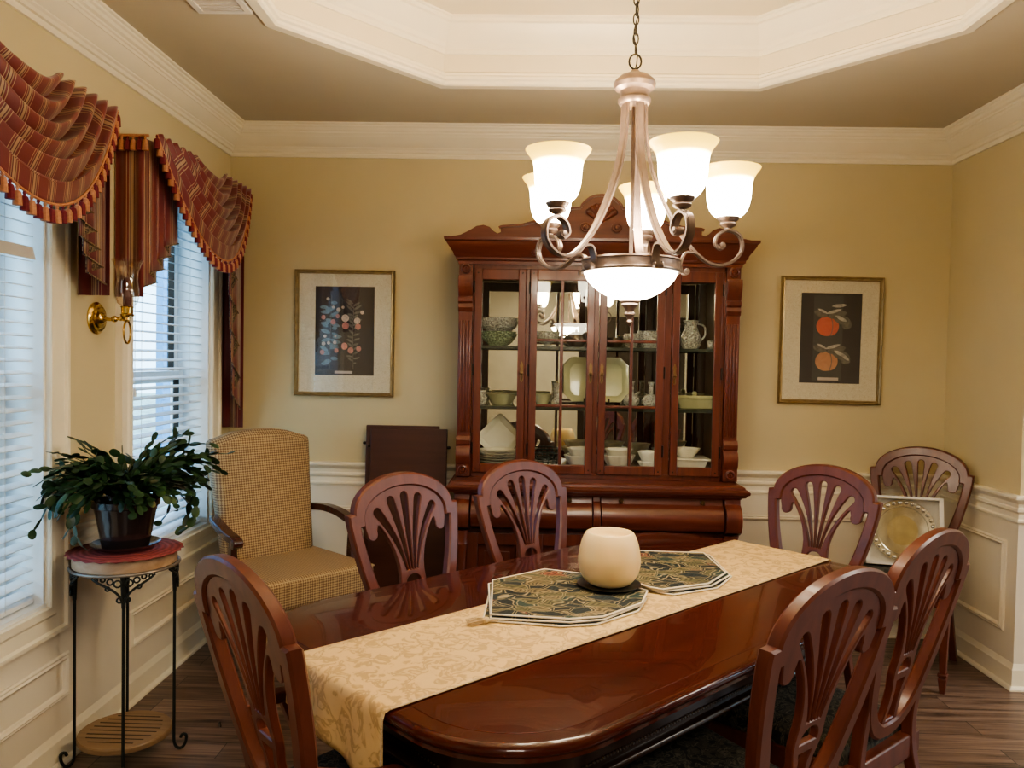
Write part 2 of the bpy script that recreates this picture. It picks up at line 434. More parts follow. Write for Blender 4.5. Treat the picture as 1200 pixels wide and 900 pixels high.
M_dot = dot_fabric()
M_whitefab = plain('white_back_fabric', (.70,.66,.58), .8)
def leaf_mat():
    m, nt, b = newmat('cactus_leaf')
    g = N(nt,'ShaderNodeTexNoise', Scale=18.0); mp = mapping(nt); nt.links.new(mp.outputs[0], g.inputs['Vector'])
    r = ramp(nt, [(.3,(.010,.028,.012)),(.55,(.022,.058,.022)),(.75,(.055,.11,.035))]); nt.links.new(g.outputs['Fac'], r.inputs[0])
    nt.links.new(r.outputs[0], b.inputs['Base Color']); b.inputs['Roughness'].default_value = .35
    return m
M_cactus = leaf_mat()
def doily_mat():
    m, nt, b = newmat('red_woven_mat')
    mp = mapping(nt); gr = N(nt,'ShaderNodeTexWave', wave_type='RINGS', rings_direction='Z', Scale=14.0); gr.inputs['Distortion'].default_value = .6
    nt.links.new(mp.outputs[0], gr.inputs['Vector'])
    r = ramp(nt, [(0,(.17,.026,.03)),(1,(.30,.062,.062))]); nt.links.new(gr.outputs['Fac'], r.inputs[0]); nt.links.new(r.outputs[0], b.inputs['Base Color'])
    b.inputs['Roughness'].default_value = .7; bump(nt, b, gr.outputs['Fac'], .5, .004)
    return m
M_doily = doily_mat()
M_matboard = patt('marbled_mat', [(.35,(.66,.60,.45)),(.5,(.74,.69,.55)),(.56,(.58,.51,.36)),(.62,(.72,.67,.53))], 60, tex='noise', bmp=0)
M_framew = plain('gilt_frame', (.36,.27,.14), .35, .6, noise=.15, nscale=30)
M_print = plain('print_ground', (.045,.035,.032), .5, noise=.1)
M_printg = plain('print_ground_grey', (.075,.072,.065), .5)
M_peach1 = patt('peach_red', [(.2,(.55,.10,.07)),(.6,(.62,.16,.10)),(.9,(.42,.10,.06))], 22, 'Object', .6, tex='noise', bmp=0)
M_peach2 = patt('peach_amber', [(.2,(.50,.24,.13)),(.6,(.58,.30,.17)),(.9,(.40,.18,.10))], 22, 'Object', .6, tex='noise', bmp=0)
M_leafp = plain('print_leaf', (.16,.15,.12), .6, noise=.3, nscale=60)
M_leafl = plain('print_leaf_light', (.50,.47,.40), .6, noise=.3, nscale=60)
M_leafb = plain('print_leaf_blue', (.16,.22,.23), .6, noise=.3, nscale=60)
M_fruitp = plain('print_pink_fruit', (.52,.22,.18), .6, noise=.2, nscale=80)
M_fruitc = plain('print_cream_fruit', (.58,.46,.36), .6, noise=.2, nscale=80)
M_slip = plain('print_caption', (.55,.48,.42), .6)

# ------------------------------------------------------------------ dimensions
XL, XR, D, YF = -1.70, 2.288, 4.43, .34
SOF, TRAY, H = 2.775, 3.05, 3.1
# tray octagon (ccw)
OCT = [(-1.005,1.83),(-.43,1.21),(1.02,1.21),(1.60,1.83),(1.60,3.05),(1.02,3.70),(-.43,3.70),(-1.005,3.05)]

# ------------------------------------------------------------------ room shell
FX0, FX1, FY0 = -3.0, 6.4, -2.7
struct(MB().box(-1.9,FX1+.1,FY0-.1,D+.2,-.06,0).build('floor', M_floor, smooth=0))
# back wall
struct(MB().box(XL-.2,FX1+.1,D,D+.15,0,H).build('wall_back', M_wall, smooth=0))
# left wall with the two window openings
WIN = [(1.90,2.735),(3.31,4.145)]; WZ0, WZ1 = .60, 2.28
m = MB(); xs = (XL-.2, XL)
ys = [FY0-.1, WIN[0][0], WIN[0][1], WIN[1][0], WIN[1][1], D]
for a, b in ((0,1),(2,3),(4,5)): m.box(xs[0],xs[1],ys[a],ys[b],0,H)
for a, b in WIN: m.box(xs[0],xs[1],a,b,0,WZ0); m.box(xs[0],xs[1],a,b,WZ1,H)
struct(m.build('wall_left', M_wall, smooth=0, weld=False))
# right wall: short return by the corner, then a wide opening
RE = 3.735
m = MB(); m.box(XR,XR+.13,RE,D,0,H); m.box(XR,XR+.13,YF-.13,1.2,0,H); m.box(XR,XR+.13,1.2,RE,2.35,H)
struct(m.build('wall_right', M_wall, smooth=0, weld=False))
# front wall: wide cased opening the photograph is taken through
m = MB(); m.box(XL,-1.25,YF-.13,YF,0,H); m.box(1.75,XR,YF-.13,YF,0,H); m.box(-1.25,1.75,YF-.13,YF,2.45,H)
struct(m.build('wall_front', M_wall, smooth=0, weld=False))
m = MB()
for x0, x1 in ((-1.25,-1.15),(1.65,1.75)): m.box(x0,x1,YF-.15,YF+.018,0,2.45)
m.box(-1.35,1.85,YF,YF+.018,2.45,2.55); m.box(-1.35,-1.25,YF,YF+.018,0,2.45); m.box(1.75,1.85,YF,YF+.018,0,2.45)
struct(m.build('trim_opening', M_trim, smooth=0, bevel=.003, weld=False))
# foyer and side room
struct(MB().box(-1.9,FX1+.1,FY0-.1,FY0,0,H).build('wall_foyer', plain('foyer_paint',(.62,.54,.40),.8), smooth=0))
m = MB(); m.box(FX1,FX1+.1,FY0,2.5,0,H); m.box(FX1,FX1+.1,3.6,D,0,H); m.box(FX1,FX1+.1,2.5,3.6,0,.8); m.box(FX1,FX1+.1,2.5,3.6,2.3,H)
struct(m.build('wall_side_room', plain('side_paint',(.70,.68,.62),.8), smooth=0, weld=False))
M_door = wood('dark_door', (.05,.035,.022), (.10,.07,.045), 2, .5, .1, 1.5)
for i, (a, b) in enumerate(((1.02,1.52),(1.88,2.36))):
    d = MB().box(a,b,FY0,FY0+.05,.01,2.15)
    for k in range(5):
        xx = a+.05+(b-a-.1)*k/4; d.box(xx-.006,xx+.006,FY0+.05,FY0+.06,.05,2.1)
    struct(d.build('door_%d' % (i+1), M_door, smooth=0, weld=False))
m = MB()
for x in (.9,1.54,1.62,1.78,2.38): m.box(x,x+.10,FY0,FY0+.07,0,2.25)
struct(m.build('trim_doors', M_trim, smooth=0, weld=False))
# ceiling: soffit with the octagonal hole, tray lid
def soffit():
    bm = bmesh.new()
    outer = [(-1.9,FY0-.1),(FX1+.1,FY0-.1),(FX1+.1,D+.1),(-1.9,D+.1)]
    ed = []
    for loop in (outer, OCT):
        vs = [bm.verts.new((x,y,SOF)) for x, y in loop]
        ed += [bm.edges.new((vs[i],vs[(i+1)%len(vs)])) for i in range(len(vs))]
    bmesh.ops.triangle_fill(bm, edges=ed, use_beauty=True)
    cx, cy = .3, 2.45
    kill = [f for f in bm.faces if math.hypot(f.calc_center_median().x-cx, f.calc_center_median().y-cy) < .9 and all(any(abs(v.co.x-a)+abs(v.co.y-b) < 1e-4 for a, b in OCT) for v in f.verts)]
    bmesh.ops.delete(bm, geom=kill, context='FACES')
    for f in bm.faces:
        if f.normal.z > 0: f.normal_flip()
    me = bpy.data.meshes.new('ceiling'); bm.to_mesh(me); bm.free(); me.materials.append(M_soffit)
    o = bpy.data.objects.new('ceiling', me); C.objects.link(o); return o
struct(soffit())
m = MB(); m.sweep([(0,SOF-.004),(0,TRAY),(-.03,TRAY),(-.03,SOF-.004)], OCT, True)
m.prism([(x*1.02-.006,y*1.02-.05) for x, y in OCT], TRAY, TRAY+.03)
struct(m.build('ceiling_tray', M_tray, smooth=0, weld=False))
# tray mouldings
def mould(name, prof, path, closed, mat=M_trim):
    return struct(MB().sweep(prof, path, closed).build(name, mat, smooth=25))
mould('trim_tray_lower', [(-.035,SOF-.012),(.004,SOF-.012),(.012,SOF-.004),(.012,SOF+.008),(.022,SOF+.014),(.022,SOF+.026),(.014,SOF+.034),(.014,SOF+.044),(.004,SOF+.052),(-.035,SOF+.001)], OCT, True)
z = TRAY
mould('trim_tray_crown', [(0,z-.145),(.012,z-.145),(.014,z-.125),(.022,z-.118),(.026,z-.10),(.05,z-.075),(.07,z-.045),(.078,z-.03),(.09,z-.026),(.092,z-.012),(.10,z-.008),(.10,z),(0,z)], OCT, True)
# room crown
z = SOF
crown = [(0,z-.165),(.012,z-.165),(.014,z-.150),(.008,z-.146),(.008,z-.140),(.018,z-.137),(.022,z-.125),(.030,z-.118),(.030,z-.112),(.036,z-.108),(.072,z-.066),(.076,z-.066),(.080,z-.056),(.086,z-.052),(.086,z-.044),(.098,z-.038),(.102,z-.026),(.110,z-.020),(.110,z-.012),(.120,z-.008),(.120,z),(0,z)]
mould('trim_crown', crown, [(XL,YF),(XR,YF),(XR,D),(XL,D)], True)
# baseboards, chair rail, wainscot
def wains(path, name, zt=.80): return struct(MB().sweep([(0,0),(.006,0),(.006,zt),(0,zt)], path).build(name, M_wains, smooth=0))
railp = [(0,.775),(.008,.775),(.010,.783),(.017,.788),(.017,.797),(.009,.803),(.008,.826),(.014,.832),(.020,.838),(.020,.850),(.014,.856),(.016,.874),(.026,.882),(.034,.892),(.038,.897),(.038,.907),(.032,.912),(0,.912)]
basep = [(0,0),(.034,0),(.034,.008),(.028,.016),(.018,.020),(.017,.094),(.012,.104),(.010,.114),(.004,.126),(0,.126)]
PATH_R = [(XR+.13,RE-.0),(XR,RE),(XR,D),(XL,D),(XL,WIN[1][1]+.11)]
wains(PATH_R, 'wainscot_back', .80); mould('trim_chair_rail', railp, PATH_R, False)
PL1 = [(XL,WIN[1][0]-.09),(XL,WIN[0][1]+.11)]
mould('trim_chair_rail_left', railp, PL1, False)
BASEP = [(XR+.13,RE),(XR,RE),(XR,D),(XL,D),(XL,YF)]
mould('baseboard_room', basep, BASEP, False)
m = MB()
for a, b, zt in ((YF,WIN[0][0]-.11,.83),(WIN[0][0]-.11,WIN[0][1]+.11,.49),(WIN[0][1]+.11,WIN[1][0]-.09,.83),(WIN[1][0]-.09,WIN[1][1]+.11,.49)):
    m.box(XL,XL+.006,a,b,0,zt)
struct(m.build('wainscot_left', M_wains, smooth=0, weld=False))
def panel(name, org, du, w, z0, z1):
    # raised picture-frame moulding on a wall: org + du*t in plan, normal to the left of -du
    prof = [(0,0),(.0,.006),(.006,.012),(.012,.010),(.018,.016),(.026,.010),(.030,.0)]
    m = MB(); nrm = Vector((-du[1],du[0],0))
    loop = [(0,z0),(w,z0),(w,z1),(0,z1)]
    k = len(prof); vs = []; fs = []
    sg = [(1,1),(-1,1),(-1,-1),(1,-1)]
    for (t, zz), (sx, sz) in zip(loop, sg):
        for o, h in prof:
            p = Vector((org[0],org[1],0))+Vector((du[0],du[1],0))*(t+sx*o)+nrm*(.006+h); vs.append((p.x,p.y,zz+sz*o))
    for i in range(4):
        j = (i+1) % 4
        for q in range(k-1): fs.append((i*k+q,i*k+q+1,j*k+q+1,j*k+q))
    m.add(vs, fs); return struct(m.build(name, M_wains, smooth=25))
panel('trim_panel_1', (XL,2.86), (0,-1), 1.0, .235, .40)
panel('trim_panel_2', (XL,4.10), (0,-1), .80, .235, .40)
panel('trim_panel_3', (-.60,D), (-1,0), .96, .25, .665)
panel('trim_panel_4', (2.16,D), (-1,0), 1.06, .25, .665)
panel('trim_panel_5', (XR,RE+.075), (0,1), .50, .25, .685)

# ------------------------------------------------------------------ windows
def window(i, y0, y1):
    w = bpy.data.objects.new('window_%d' % i, None); C.objects.link(w); w.location = (XL,0,0); struct(w)
    m = MB()           # casing: picture frame round the opening, local x out of the wall
    pr = [(0,.0),(.016,0),(.022,.004),(.022,.03),(.016,.04),(.018,.085),(.028,.092),(.028,.105),(.0,.108)]
    vs = []; fs = []; k = len(pr)
    for (yy, zz, sy, sz) in ((y0,WZ0,-1,-1),(y1,WZ0,1,-1),(y1,WZ1,1,1),(y0,WZ1,-1,1)):
        for h, o in pr: vs.append((h, yy+sy*o, zz+sz*o))
    for a in range(4):
        b = (a+1) % 4
        for q in range(k): fs.append((a*k+q,a*k+(q+1)%k,b*k+(q+1)%k,b*k+q))
    m.add(vs, fs); m.build('casing', M_trim, w, smooth=25)
    m = MB(); t = .012
    m.box(-.2,0,y0,y0+t,WZ0,WZ1); m.box(-.2,0,y1-t,y1,WZ0,WZ1); m.box(-.2,0,y0,y1,WZ1-t,WZ1); m.box(-.2,.004,y0,y1,WZ0-.004,WZ0+.014)
    m.build('jamb', M_white, w, smooth=0, weld=False)
    mid = 1.385
    for nm, z0, z1, x in (('lower_sash',WZ0+.02,mid+.03,-.145),('upper_sash',mid-.03,WZ1-.02,-.175)):
        f = MB(); a, b = y0+.015, y1-.015; s = .045
        f.box(x-.015,x+.015,a,a+s,z0,z1); f.box(x-.015,x+.015,b-s,b,z0,z1); f.box(x-.015,x+.015,a+s,b-s,z0,z0+s+.015); f.box(x-.015,x+.015,a+s,b-s,z1-s,z1)
        fo = f.build(nm, M_white, w, smooth=0, bevel=.003, weld=False)
        g = MB(); g.box(x-.016,x+.016,b-s-.008,b-s,z0+s,z1-s); g.build('gasket', M_dark_steel, fo, smooth=0)
        MB().box(x-.003,x+.003,a+s,b-s,z0+s,z1-s).build('pane', M_pane, fo, smooth=0)
    return w
for i, (a, b) in enumerate(WIN): window(i+1, a, b)

M_slat = plain('blind_slat', (.80,.83,.86), .4, noise=.02)
M_slat.node_tree.nodes['Principled BSDF'].inputs['Transmission Weight'].default_value = 0
M_cord = plain('blind_cord', (.75,.75,.72), .8)
def blind(y0, y1, label):
    t = thing('window_blind', label, 'blind', (XL-.055,(y0+y1)/2,WZ0), 0, 'white slatted window blinds')
    hw = (y1-y0)/2-.018; m = MB(); tilt = R(11); z = .055
    while z < WZ1-WZ0-.06:
        M = Matrix.Translation((0,0,z)) @ Matrix.Rotation(tilt,4,'Y')
        m.box(-.024,.024,-hw,hw,-.0014,.0014,M); z += .043
    m.build('slats', M_slat, t, smooth=0, weld=False)
    MB().box(-.026,.026,-hw,hw,.020,.036).build('bottom_rail', M_slat, t, smooth=0, bevel=.003)
    MB().box(-.03,.03,-hw,hw,WZ1-WZ0-.06,WZ1-WZ0-.014).build('headrail', M_slat, t, smooth=0, bevel=.003)
    m = MB()
    for yy in (-hw*.62,hw*.62):
        for x in (-.026,.026): m.tube([(x,yy,.03),(x,yy,WZ1-WZ0-.05)], .0012, 4)
    m.build('ladder_cords', M_cord, t)
    m = MB(); m.tube([(.032,-hw*.8,WZ1-WZ0-.06),(.032,-hw*.8,.75)], .0014, 5); m.lathe([(0,0),(.006,.003),(.008,.02),(.003,.04),(0,.042)], 8, (.032,-hw*.8,.71))
    m.build('lift_cord', M_cord, t)
    return t
tb_ = blind(*WIN[0], 'white slatted blind in the window at the left edge, behind the plant')
blind(*WIN[1], 'white slatted blind in the window nearest the back corner, beside the armchair')

MB().box(-.0015,.0015,-.30,.385,-.022,.022,Matrix.Translation((.036,0,1.238)) @ Matrix.Rotation(R(-14),4,'Y')).build('loose_slat', plain('loose_slat_roomlit',(.80,.72,.60),.45), tb_, smooth=0)  # cream base colour carries the warm room light on this slat
# ------------------------------------------------------------------ valances
def fringe_tassel_mesh(mat, name):
    m = MB(); m.lathe([(0,0),(.004,-.001),(.0055,-.006),(.003,-.012),(.0095,-.016),(.012,-.024),(.013,-.044),(.0135,-.056),(0,-.056)], 8)
    return m.data(name, mat)
TM = [fringe_tassel_mesh(M_tmar,'maroon_tassel'), fringe_tassel_mesh(M_tgold,'gold_tassel')]
def valance(y0, y1, label, left_return, lin, lout, rl_in, rl_out):
    """y0..y1 board; swag in the middle; pleated tails at the ends."""
    zt = 2.385; xo = .135
    t = thing('window_valance', label, 'valance', (XL,(y0+y1)/2,zt), 0, 'striped swag valances over the windows')
    cy = (y0+y1)/2; hw = (y1-y0)/2
    MB().box(.0,xo-.02,-hw+.01,hw-.01,-.03,-.004).build('mounting_board', M_whitefab, t, smooth=0)
    W = 2*hw
    def P(u, v):
        # each fold hangs as a catenary from its own pair of pleats along the board
        hr = hw*(.30+.70*v); q = abs(2*u-1); sN = 1-q**2.1
        fold = abs(math.sin(PI*(5.6*v+.25)))
        dep = .055+.375*v
        wob = .012*math.sin(7*v+4*u)*sN
        z = .014*fold - dep*sN - .022*math.cos(2*PI*(5.6*v+.25))*sN*(.3+.7*v) + wob
        x = xo + .008 + .034*fold*(1-sN) + sN*(.022+.062*math.sin(PI*v*.62)) + .062*sN*(fold-.55)*(.55+.45*math.sin(3.1*v+.6))
        y = -hr+2*hr*u
        return (x, y, z)
    m = MB(); m.grid(P, 60, 90, lambda u, v: ((u-.5)*W*(.45+.65*v)+.03*math.sin(9*v), v))
    sw = m.build('swag', M_stripe, t, smooth=180)
    sd = sw.modifiers.new('solid','SOLIDIFY'); sd.thickness = .003
    # hem cord + tassels
    hem = [Vector(P(i/60,1))+Vector((.004,0,0)) for i in range(61)]
    MB().tube(hem, .0045, 6).build('hem_cord', M_tgold, sw)
    L = [0]
    for a, b in zip(hem, hem[1:]): L.append(L[-1]+(b-a).length)
    n = 46; k = 0
    for q in range(n+1):
        s = L[-1]*q/n
        while k < 59 and L[k+1] < s: k += 1
        f = (s-L[k])/(L[k+1]-L[k]); p = hem[k].lerp(hem[k+1], min(1,f))
        o = bpy.data.objects.new('tassel', TM[q % 2]); C.objects.link(o); o.parent = sw
        o.location = p+Vector((0,0,-.002))
    # tails
    def tail(side, zin, zout, n, wid, drift):
        face = MB(); lin_ = MB()
        e = (hw+.025)*side
        def yy(q):   # q counted from the wall-side edge toward window centre
            return e-side*q
        tot = 2*n; zb = lambda i: zin+(zout-zin)*i/tot
        # inner edge yL_k, outer edge yR_k (distance from the outer end)
        for k in range(n):
            qi = wid+drift*(n-1-k); qo = max(.002,qi-wid)
            qi2 = wid+drift*(n-2-k) if k < n-1 else None
            xk = xo+.004-.007*k
            def strip(mb, qa, qb, za, zb_, xa, xb, k):
                mb.grid(lambda u, v: (xa+(xb-xa)*u+.004*math.sin(PI*u), yy(qa+(qb-qa)*u), -.01-(za+(zb_-za)*u)*v-.0+.01*v), 6, 10, lambda u, v: (k*.11+u*abs(qb-qa), v*.6))
            strip(face, qi, qo, zb(2*k), zb(2*k+1), xk, xk-.004, k)
            if qi2 is not None:
                strip(lin_, qo, qi2, zb(2*k+1), zb(2*k+2), xk-.005, xk-.010, k)
        f = face.build('tail', M_stripe, t, smooth=60, weld=False)
        sd = f.modifiers.new('solid','SOLIDIFY'); sd.thickness = .0025
        l = lin_.build('tail_lining', M_lining, f, smooth=60, weld=False)
        sd = l.modifiers.new('solid','SOLIDIFY'); sd.thickness = .0025
        # return to the wall
        r = MB()
        r.grid(lambda u, v: (xo-.012-(xo-.016)*u, yy(-.001)+.006*math.sin(2*PI*2*u)*side, -.01-v*zb(tot)), 16, 4, lambda u, v: (u*.13,v))
        rr = r.build('tail_return', M_stripe, f, smooth=60); sd = rr.modifiers.new('solid','SOLIDIFY'); sd.thickness = .0025
        # dark edge binding on each fold hem
        bd = MB()
        for k in range(n):
            qi = wid+drift*(n-1-k); qo = max(.002,qi-wid); xk = xo+.0085-.007*k
            bd.tube([(xk,yy(qi),-zb(2*k)),(xk-.004,yy(qo),-zb(2*k+1))], .003, 5)
        bd.build('edge_binding', M_lining, f)
    tail(1, rl_in, rl_out, 5, .13, .035)
    tail(-1, lin, lout, 4, .12, .05)
    if left_return:
        m = MB()
        for q in range(6):
            o = bpy.data.objects.new('tassel', TM[q % 2]); C.objects.link(o); o.parent = t
            o.location = (.014+q*.024,-hw-.040,-.012)
        m.tube([(.002,-hw-.036,-.008),(xo+.012,-hw-.036,-.008)], .006, 6); m.build('return_cord', M_tgold, t)
    return t
valance(1.83, 2.905, 'maroon striped swag valance at the left edge, above the sconce side', False, .42, .65, .36, .66)
valance(3.215, 4.285, 'maroon striped swag valance over the window nearest the back corner, with one long tail', True, .40, .645, .40, 1.27)

# ------------------------------------------------------------------ ceiling vent
t = thing('ceiling_vent', 'white air vent register in the ceiling at the top left', 'vent', (-1.155,2.82,SOF-.012))
m = MB(); m.sweep([(0,0),(.022,.0),(.022,.006),(.012,.012),(0,.012)], [(-.10,-.16),(-.10,.13),(.10,.13),(.10,-.16)][::-1], True); m.build('frame', M_vent, t, smooth=0)
m = MB()
for k in range(12): m.box(-.08,.08,-.138+k*.021,-.130+k*.021,.002,.010)
m.build('louvers', M_vent, t, smooth=0, weld=False)

# ------------------------------------------------------------------ sconce
t = thing('wall_sconce', 'brass wall sconce with a clear hurricane glass between the windows', 'sconce', (XL,3.055,1.635))
RX = Matrix.Rotation(R(90),4,'Y')
m = MB(); m.lathe([(0,0),(.062,0),(.063,.006),(.056,.010),(.052,.016),(.042,.017),(.038,.023),(.024,.026),(.018,.034),(.012,.036),(0,.036)], 32, M=RX); m.build('backplate', M_brass, t)
m = MB(); m.tube(cat([(.03,0,0),(.06,0,-.004),(.09,0,0),(.125,0,-.006)],5), .007, 10); m.ball((.075,0,-.002),.013); m.ball((.10,0,0),.010); m.build('arm', M_brass, t)
m = MB(); m.tube([(.125+.0*math.cos(a),.026*math.cos(a),-.052+.044*math.sin(a)) for a in [2*PI*k/28 for k in range(28)]], .0042, 8, True); m.build('ring_handle', M_brass, t)
m = MB(); m.lathe([(0,-.008),(.012,-.006),(.012,.004),(.024,.010),(.026,.016),(.021,.020),(.022,.042),(.026,.046),(0,.046)], 24, (.125,0,0)); m.build('candle_cup', M_brass, t)
pr = [(.021,.046),(.036,.060),(.043,.085),(.042,.115),(.037,.150),(.040,.185),(.050,.212),(.058,.228)]
m = MB(); m.shell(pr+[(r-.002,z_) for r, z_ in reversed(pr)], 32, (.125,0,0)); m.build('hurricane_shade', M_hurr, t)
tag(MB().lathe([(0,0),(.016,0),(.0165,.10),(.014,.112),(0,.114)], 20).build('pillar_candle', M_redwax, loc=(XL+.125,3.055,1.682)), 'burgundy candle inside the glass of the wall sconce', 'candle')

# ------------------------------------------------------------------ pictures
def picture(x0, x1, z0, z1, label, fill, tilt=0):
    cx, cz = (x0+x1)/2, (z0+z1)/2; w, h = (x1-x0)/2, (z1-z0)/2
    t = thing('framed_print', label, 'picture', (cx,D-.004,cz))
    t.rotation_euler.y = tilt
    fr = [(0,0),(0,.020),(.006,.026),(.012,.020),(.017,.022),(.022,.012),(.022,0)]
    k = len(fr); vs = []; fs = []
    for sx, sz in ((-1,-1),(1,-1),(1,1),(-1,1)):
        for o, d in fr: vs.append((sx*(w-o),-d,sz*(h-o)))
    for i in range(4):
        j = (i+1)%4
        for q in range(k): fs.append((i*k+q,i*k+(q+1)%k,j*k+(q+1)%k,j*k+q))
    m = MB(); m.add(vs, fs); m.build('frame', M_framew, t, smooth=20)
    iw, ih, oz = .166, .248, .012
    m = MB(); a = w-.018; b = h-.018
    for (xa,xb,za,zb_) in ((-a,-iw,-b,b),(iw,a,-b,b),(-iw,iw,-b,-ih+oz),(-iw,iw,ih+oz,b)): m.box(xa,xb,-.009,-.004,za,zb_)
    m.build('mat_board', M_matboard, t, smooth=0, weld=False)
    pr_ = MB().box(-iw,iw,-.0055,-.003,-ih+oz,ih+oz).build('print', M_print, t, smooth=0)
    fill(pr_, oz)
    MB().box(-a,a,-.0115,-.0105,-b,b).build('glass', M_picglass, t, smooth=0)
    return t
def disc(m, x, z, rx, rz, y=-.0062, n=20, rot=0, pinch=0):
    pts = []
    for k in range(n):
        a = 2*PI*k/n; px, pz = rx*math.cos(a), rz*math.sin(a)
        if pinch: px *= (1-pinch*abs(math.sin(a))**3)
        c, s = math.cos(rot), math.sin(rot)
        pts.append((x+px*c-pz*s, z+px*s+pz*c))
    m.prism(pts, y, y+.0006, 'y')
def leafshape(m, x, z, L, w, rot, y=-.0064):
    pts = []
    for k in range(13):
        s = k/12; pts.append((L*s, w*math.sin(PI*s)**.8*(1+.12*math.sin(9*s))))
    for k in range(11,0,-1):
        s = k/12; pts.append((L*s,-w*math.sin(PI*s)**.8))
    c, s_ = math.cos(rot), math.sin(rot)
    m.prism([(x+a*c-b*s_, z+a*s_+b*c) for a, b in pts], y, y+.0006, 'y')
def peaches(p, oz):
    MB().box(-.095,-.0955+.16,-.0060,-.0054,-.235+oz,.235+oz).build('grey_ground', M_printg, p, smooth=0)
    for zc, mt in ((.078,M_peach1),(-.115,M_peach2)):
        m = MB(); disc(m,-.022,zc,.058,.054,-.0066); disc(m,-.006,zc,.05,.052,-.0070); m.build('painted_fruit', mt, p, smooth=0, weld=False)
        m = MB(); pts = [(-.002+.012*math.sin(PI*k/8),zc+.052-.105*k/8) for k in range(9)]
        m.strap([(x,-.0074,z_) for x, z_ in pts], (1,0,0), .004, .0005); m.build('fruit_crease', M_leafp, p, smooth=0)
        d = MB(); l = MB()
        leafshape(d,-.02,zc+.05,.11,.022,.25,-.0080); leafshape(d,0,zc+.06,.12,.026,-.35,-.0078); leafshape(d,-.02,zc+.055,.08,.020,2.8,-.0078); leafshape(d,.06,zc+.03,.06,.028,-.6,-.0082)
        leafshape(l,-.03,zc+.068,.09,.009,.30,-.0084); leafshape(l,.02,zc+.06,.075,.010,-.45,-.0084); leafshape(l,-.02,zc+.070,.06,.007,2.7,-.0084)
        leafshape(l,.0,zc+.11,.085,.010,.1,-.0084) if zc > 0 else leafshape(l,.06,zc+.045,.06,.010,-.7,-.0084)
        d.build('painted_leaves', M_leafp, p, smooth=0, weld=False); l.build('leaf_highlights', M_leafl, p, smooth=0, weld=False)
    MB().box(-.062,.05,-.0064,-.0054,-.232+oz,-.216+oz).build('caption_slip', M_slip, p, smooth=0)
def orchard(p, oz):
    rnd = random.Random(3)
    br = MB(); lv = MB(); lb = MB(); pk = MB(); cm = MB()
    br.tube([(.05,-.006,-.20),(.045,-.006,0),(.05,-.006,.16)], .0018, 5); br.tube([(-.085,-.006,-.20),(-.08,-.006,.02),(-.075,-.006,.21)], .0018, 5)
    for k in range(26):
        z_ = -.17+.013*k+rnd.uniform(-.01,.01); sgn = rnd.choice((-1,1))
        leafshape(lb,-.082+rnd.uniform(-.012,.012),z_+.01,rnd.uniform(.03,.06),.011,(0 if sgn>0 else PI)+rnd.uniform(-.6,.6),-.0066-.0001*k)
    for k in range(14):
        z_ = .02+.011*k; sgn = (-1)**k
        leafshape(lv,.048,z_,rnd.uniform(.03,.06),.007,(.5 if sgn>0 else PI-.5)+rnd.uniform(-.3,.3),-.0066-.0001*k)
        leafshape(lv,.048,-.17+.013*k,rnd.uniform(.02,.045),.006,(.4 if sgn>0 else PI-.4)+rnd.uniform(-.3,.3),-.0066-.0001*k)
    for x, z_, r in ((.005,.03,.019),(.075,.025,.016),(.0,-.085,.018),(.035,-.108,.016),(.08,-.098,.014),(-.065,.05,.014),(-.12,.075,.012),(-.04,.082,.011),(-.125,-.12,.013),(-.045,-.11,.012)): disc(pk,x,z_+oz,r,r*1.08,-.0092)
    for x, z_, r in ((.003,.072,.021),(.07,.058,.018),(-.035,.118,.012),(-.01,.132,.008),(-.065,.132,.008),(.098,.105,.011),(-.095,.178,.009),(-.11,-.03,.009),(-.118,-.072,.011),(-.09,-.068,.009),(-.055,-.065,.010),(-.052,-.03,.007)): disc(cm,x,z_+oz,r,r,-.0094)
    br.build('painted_stems', M_leafp, p, weld=False); lv.build('painted_leaves', M_leafp, p, smooth=0, weld=False); lb.build('blue_painted_leaves', M_leafb, p, smooth=0, weld=False)
    pk.build('painted_pink_fruit', M_fruitp, p, smooth=0, weld=False); cm.build('painted_cream_fruit', M_fruitc, p, smooth=0, weld=False)
    MB().box(-.055,.045,-.0064,-.0054,-.238+oz,-.224+oz).build('caption_slip', M_slip, p, smooth=0)
picture(-1.327,-.767,1.283,1.987, 'framed print of small fruits on branches, left of the china cabinet', orchard)
picture(1.367,1.925,1.29,1.99, 'framed print of two large peaches, right of the china cabinet', peaches, R(.35))

# ------------------------------------------------------------------ china cabinet
CX, CYB = .337, 4.395
cab = thing('china_cabinet', 'carved cherry china cabinet with glass doors against the back wall', 'cabinet', (CX,CYB,0))
def cpart(m, name, mat=M_cab, parent=cab, bevel=.003, smooth=30): return m.build(name, mat, parent, smooth=smooth, bevel=bevel, weld=False)
FY = -.345            # upper face (local y)
M_shelfg = glassy('glass_shelf', (.86,.92,.86), .05)
M_edge = plain('shelf_edge_green', (.035,.045,.032), .3)
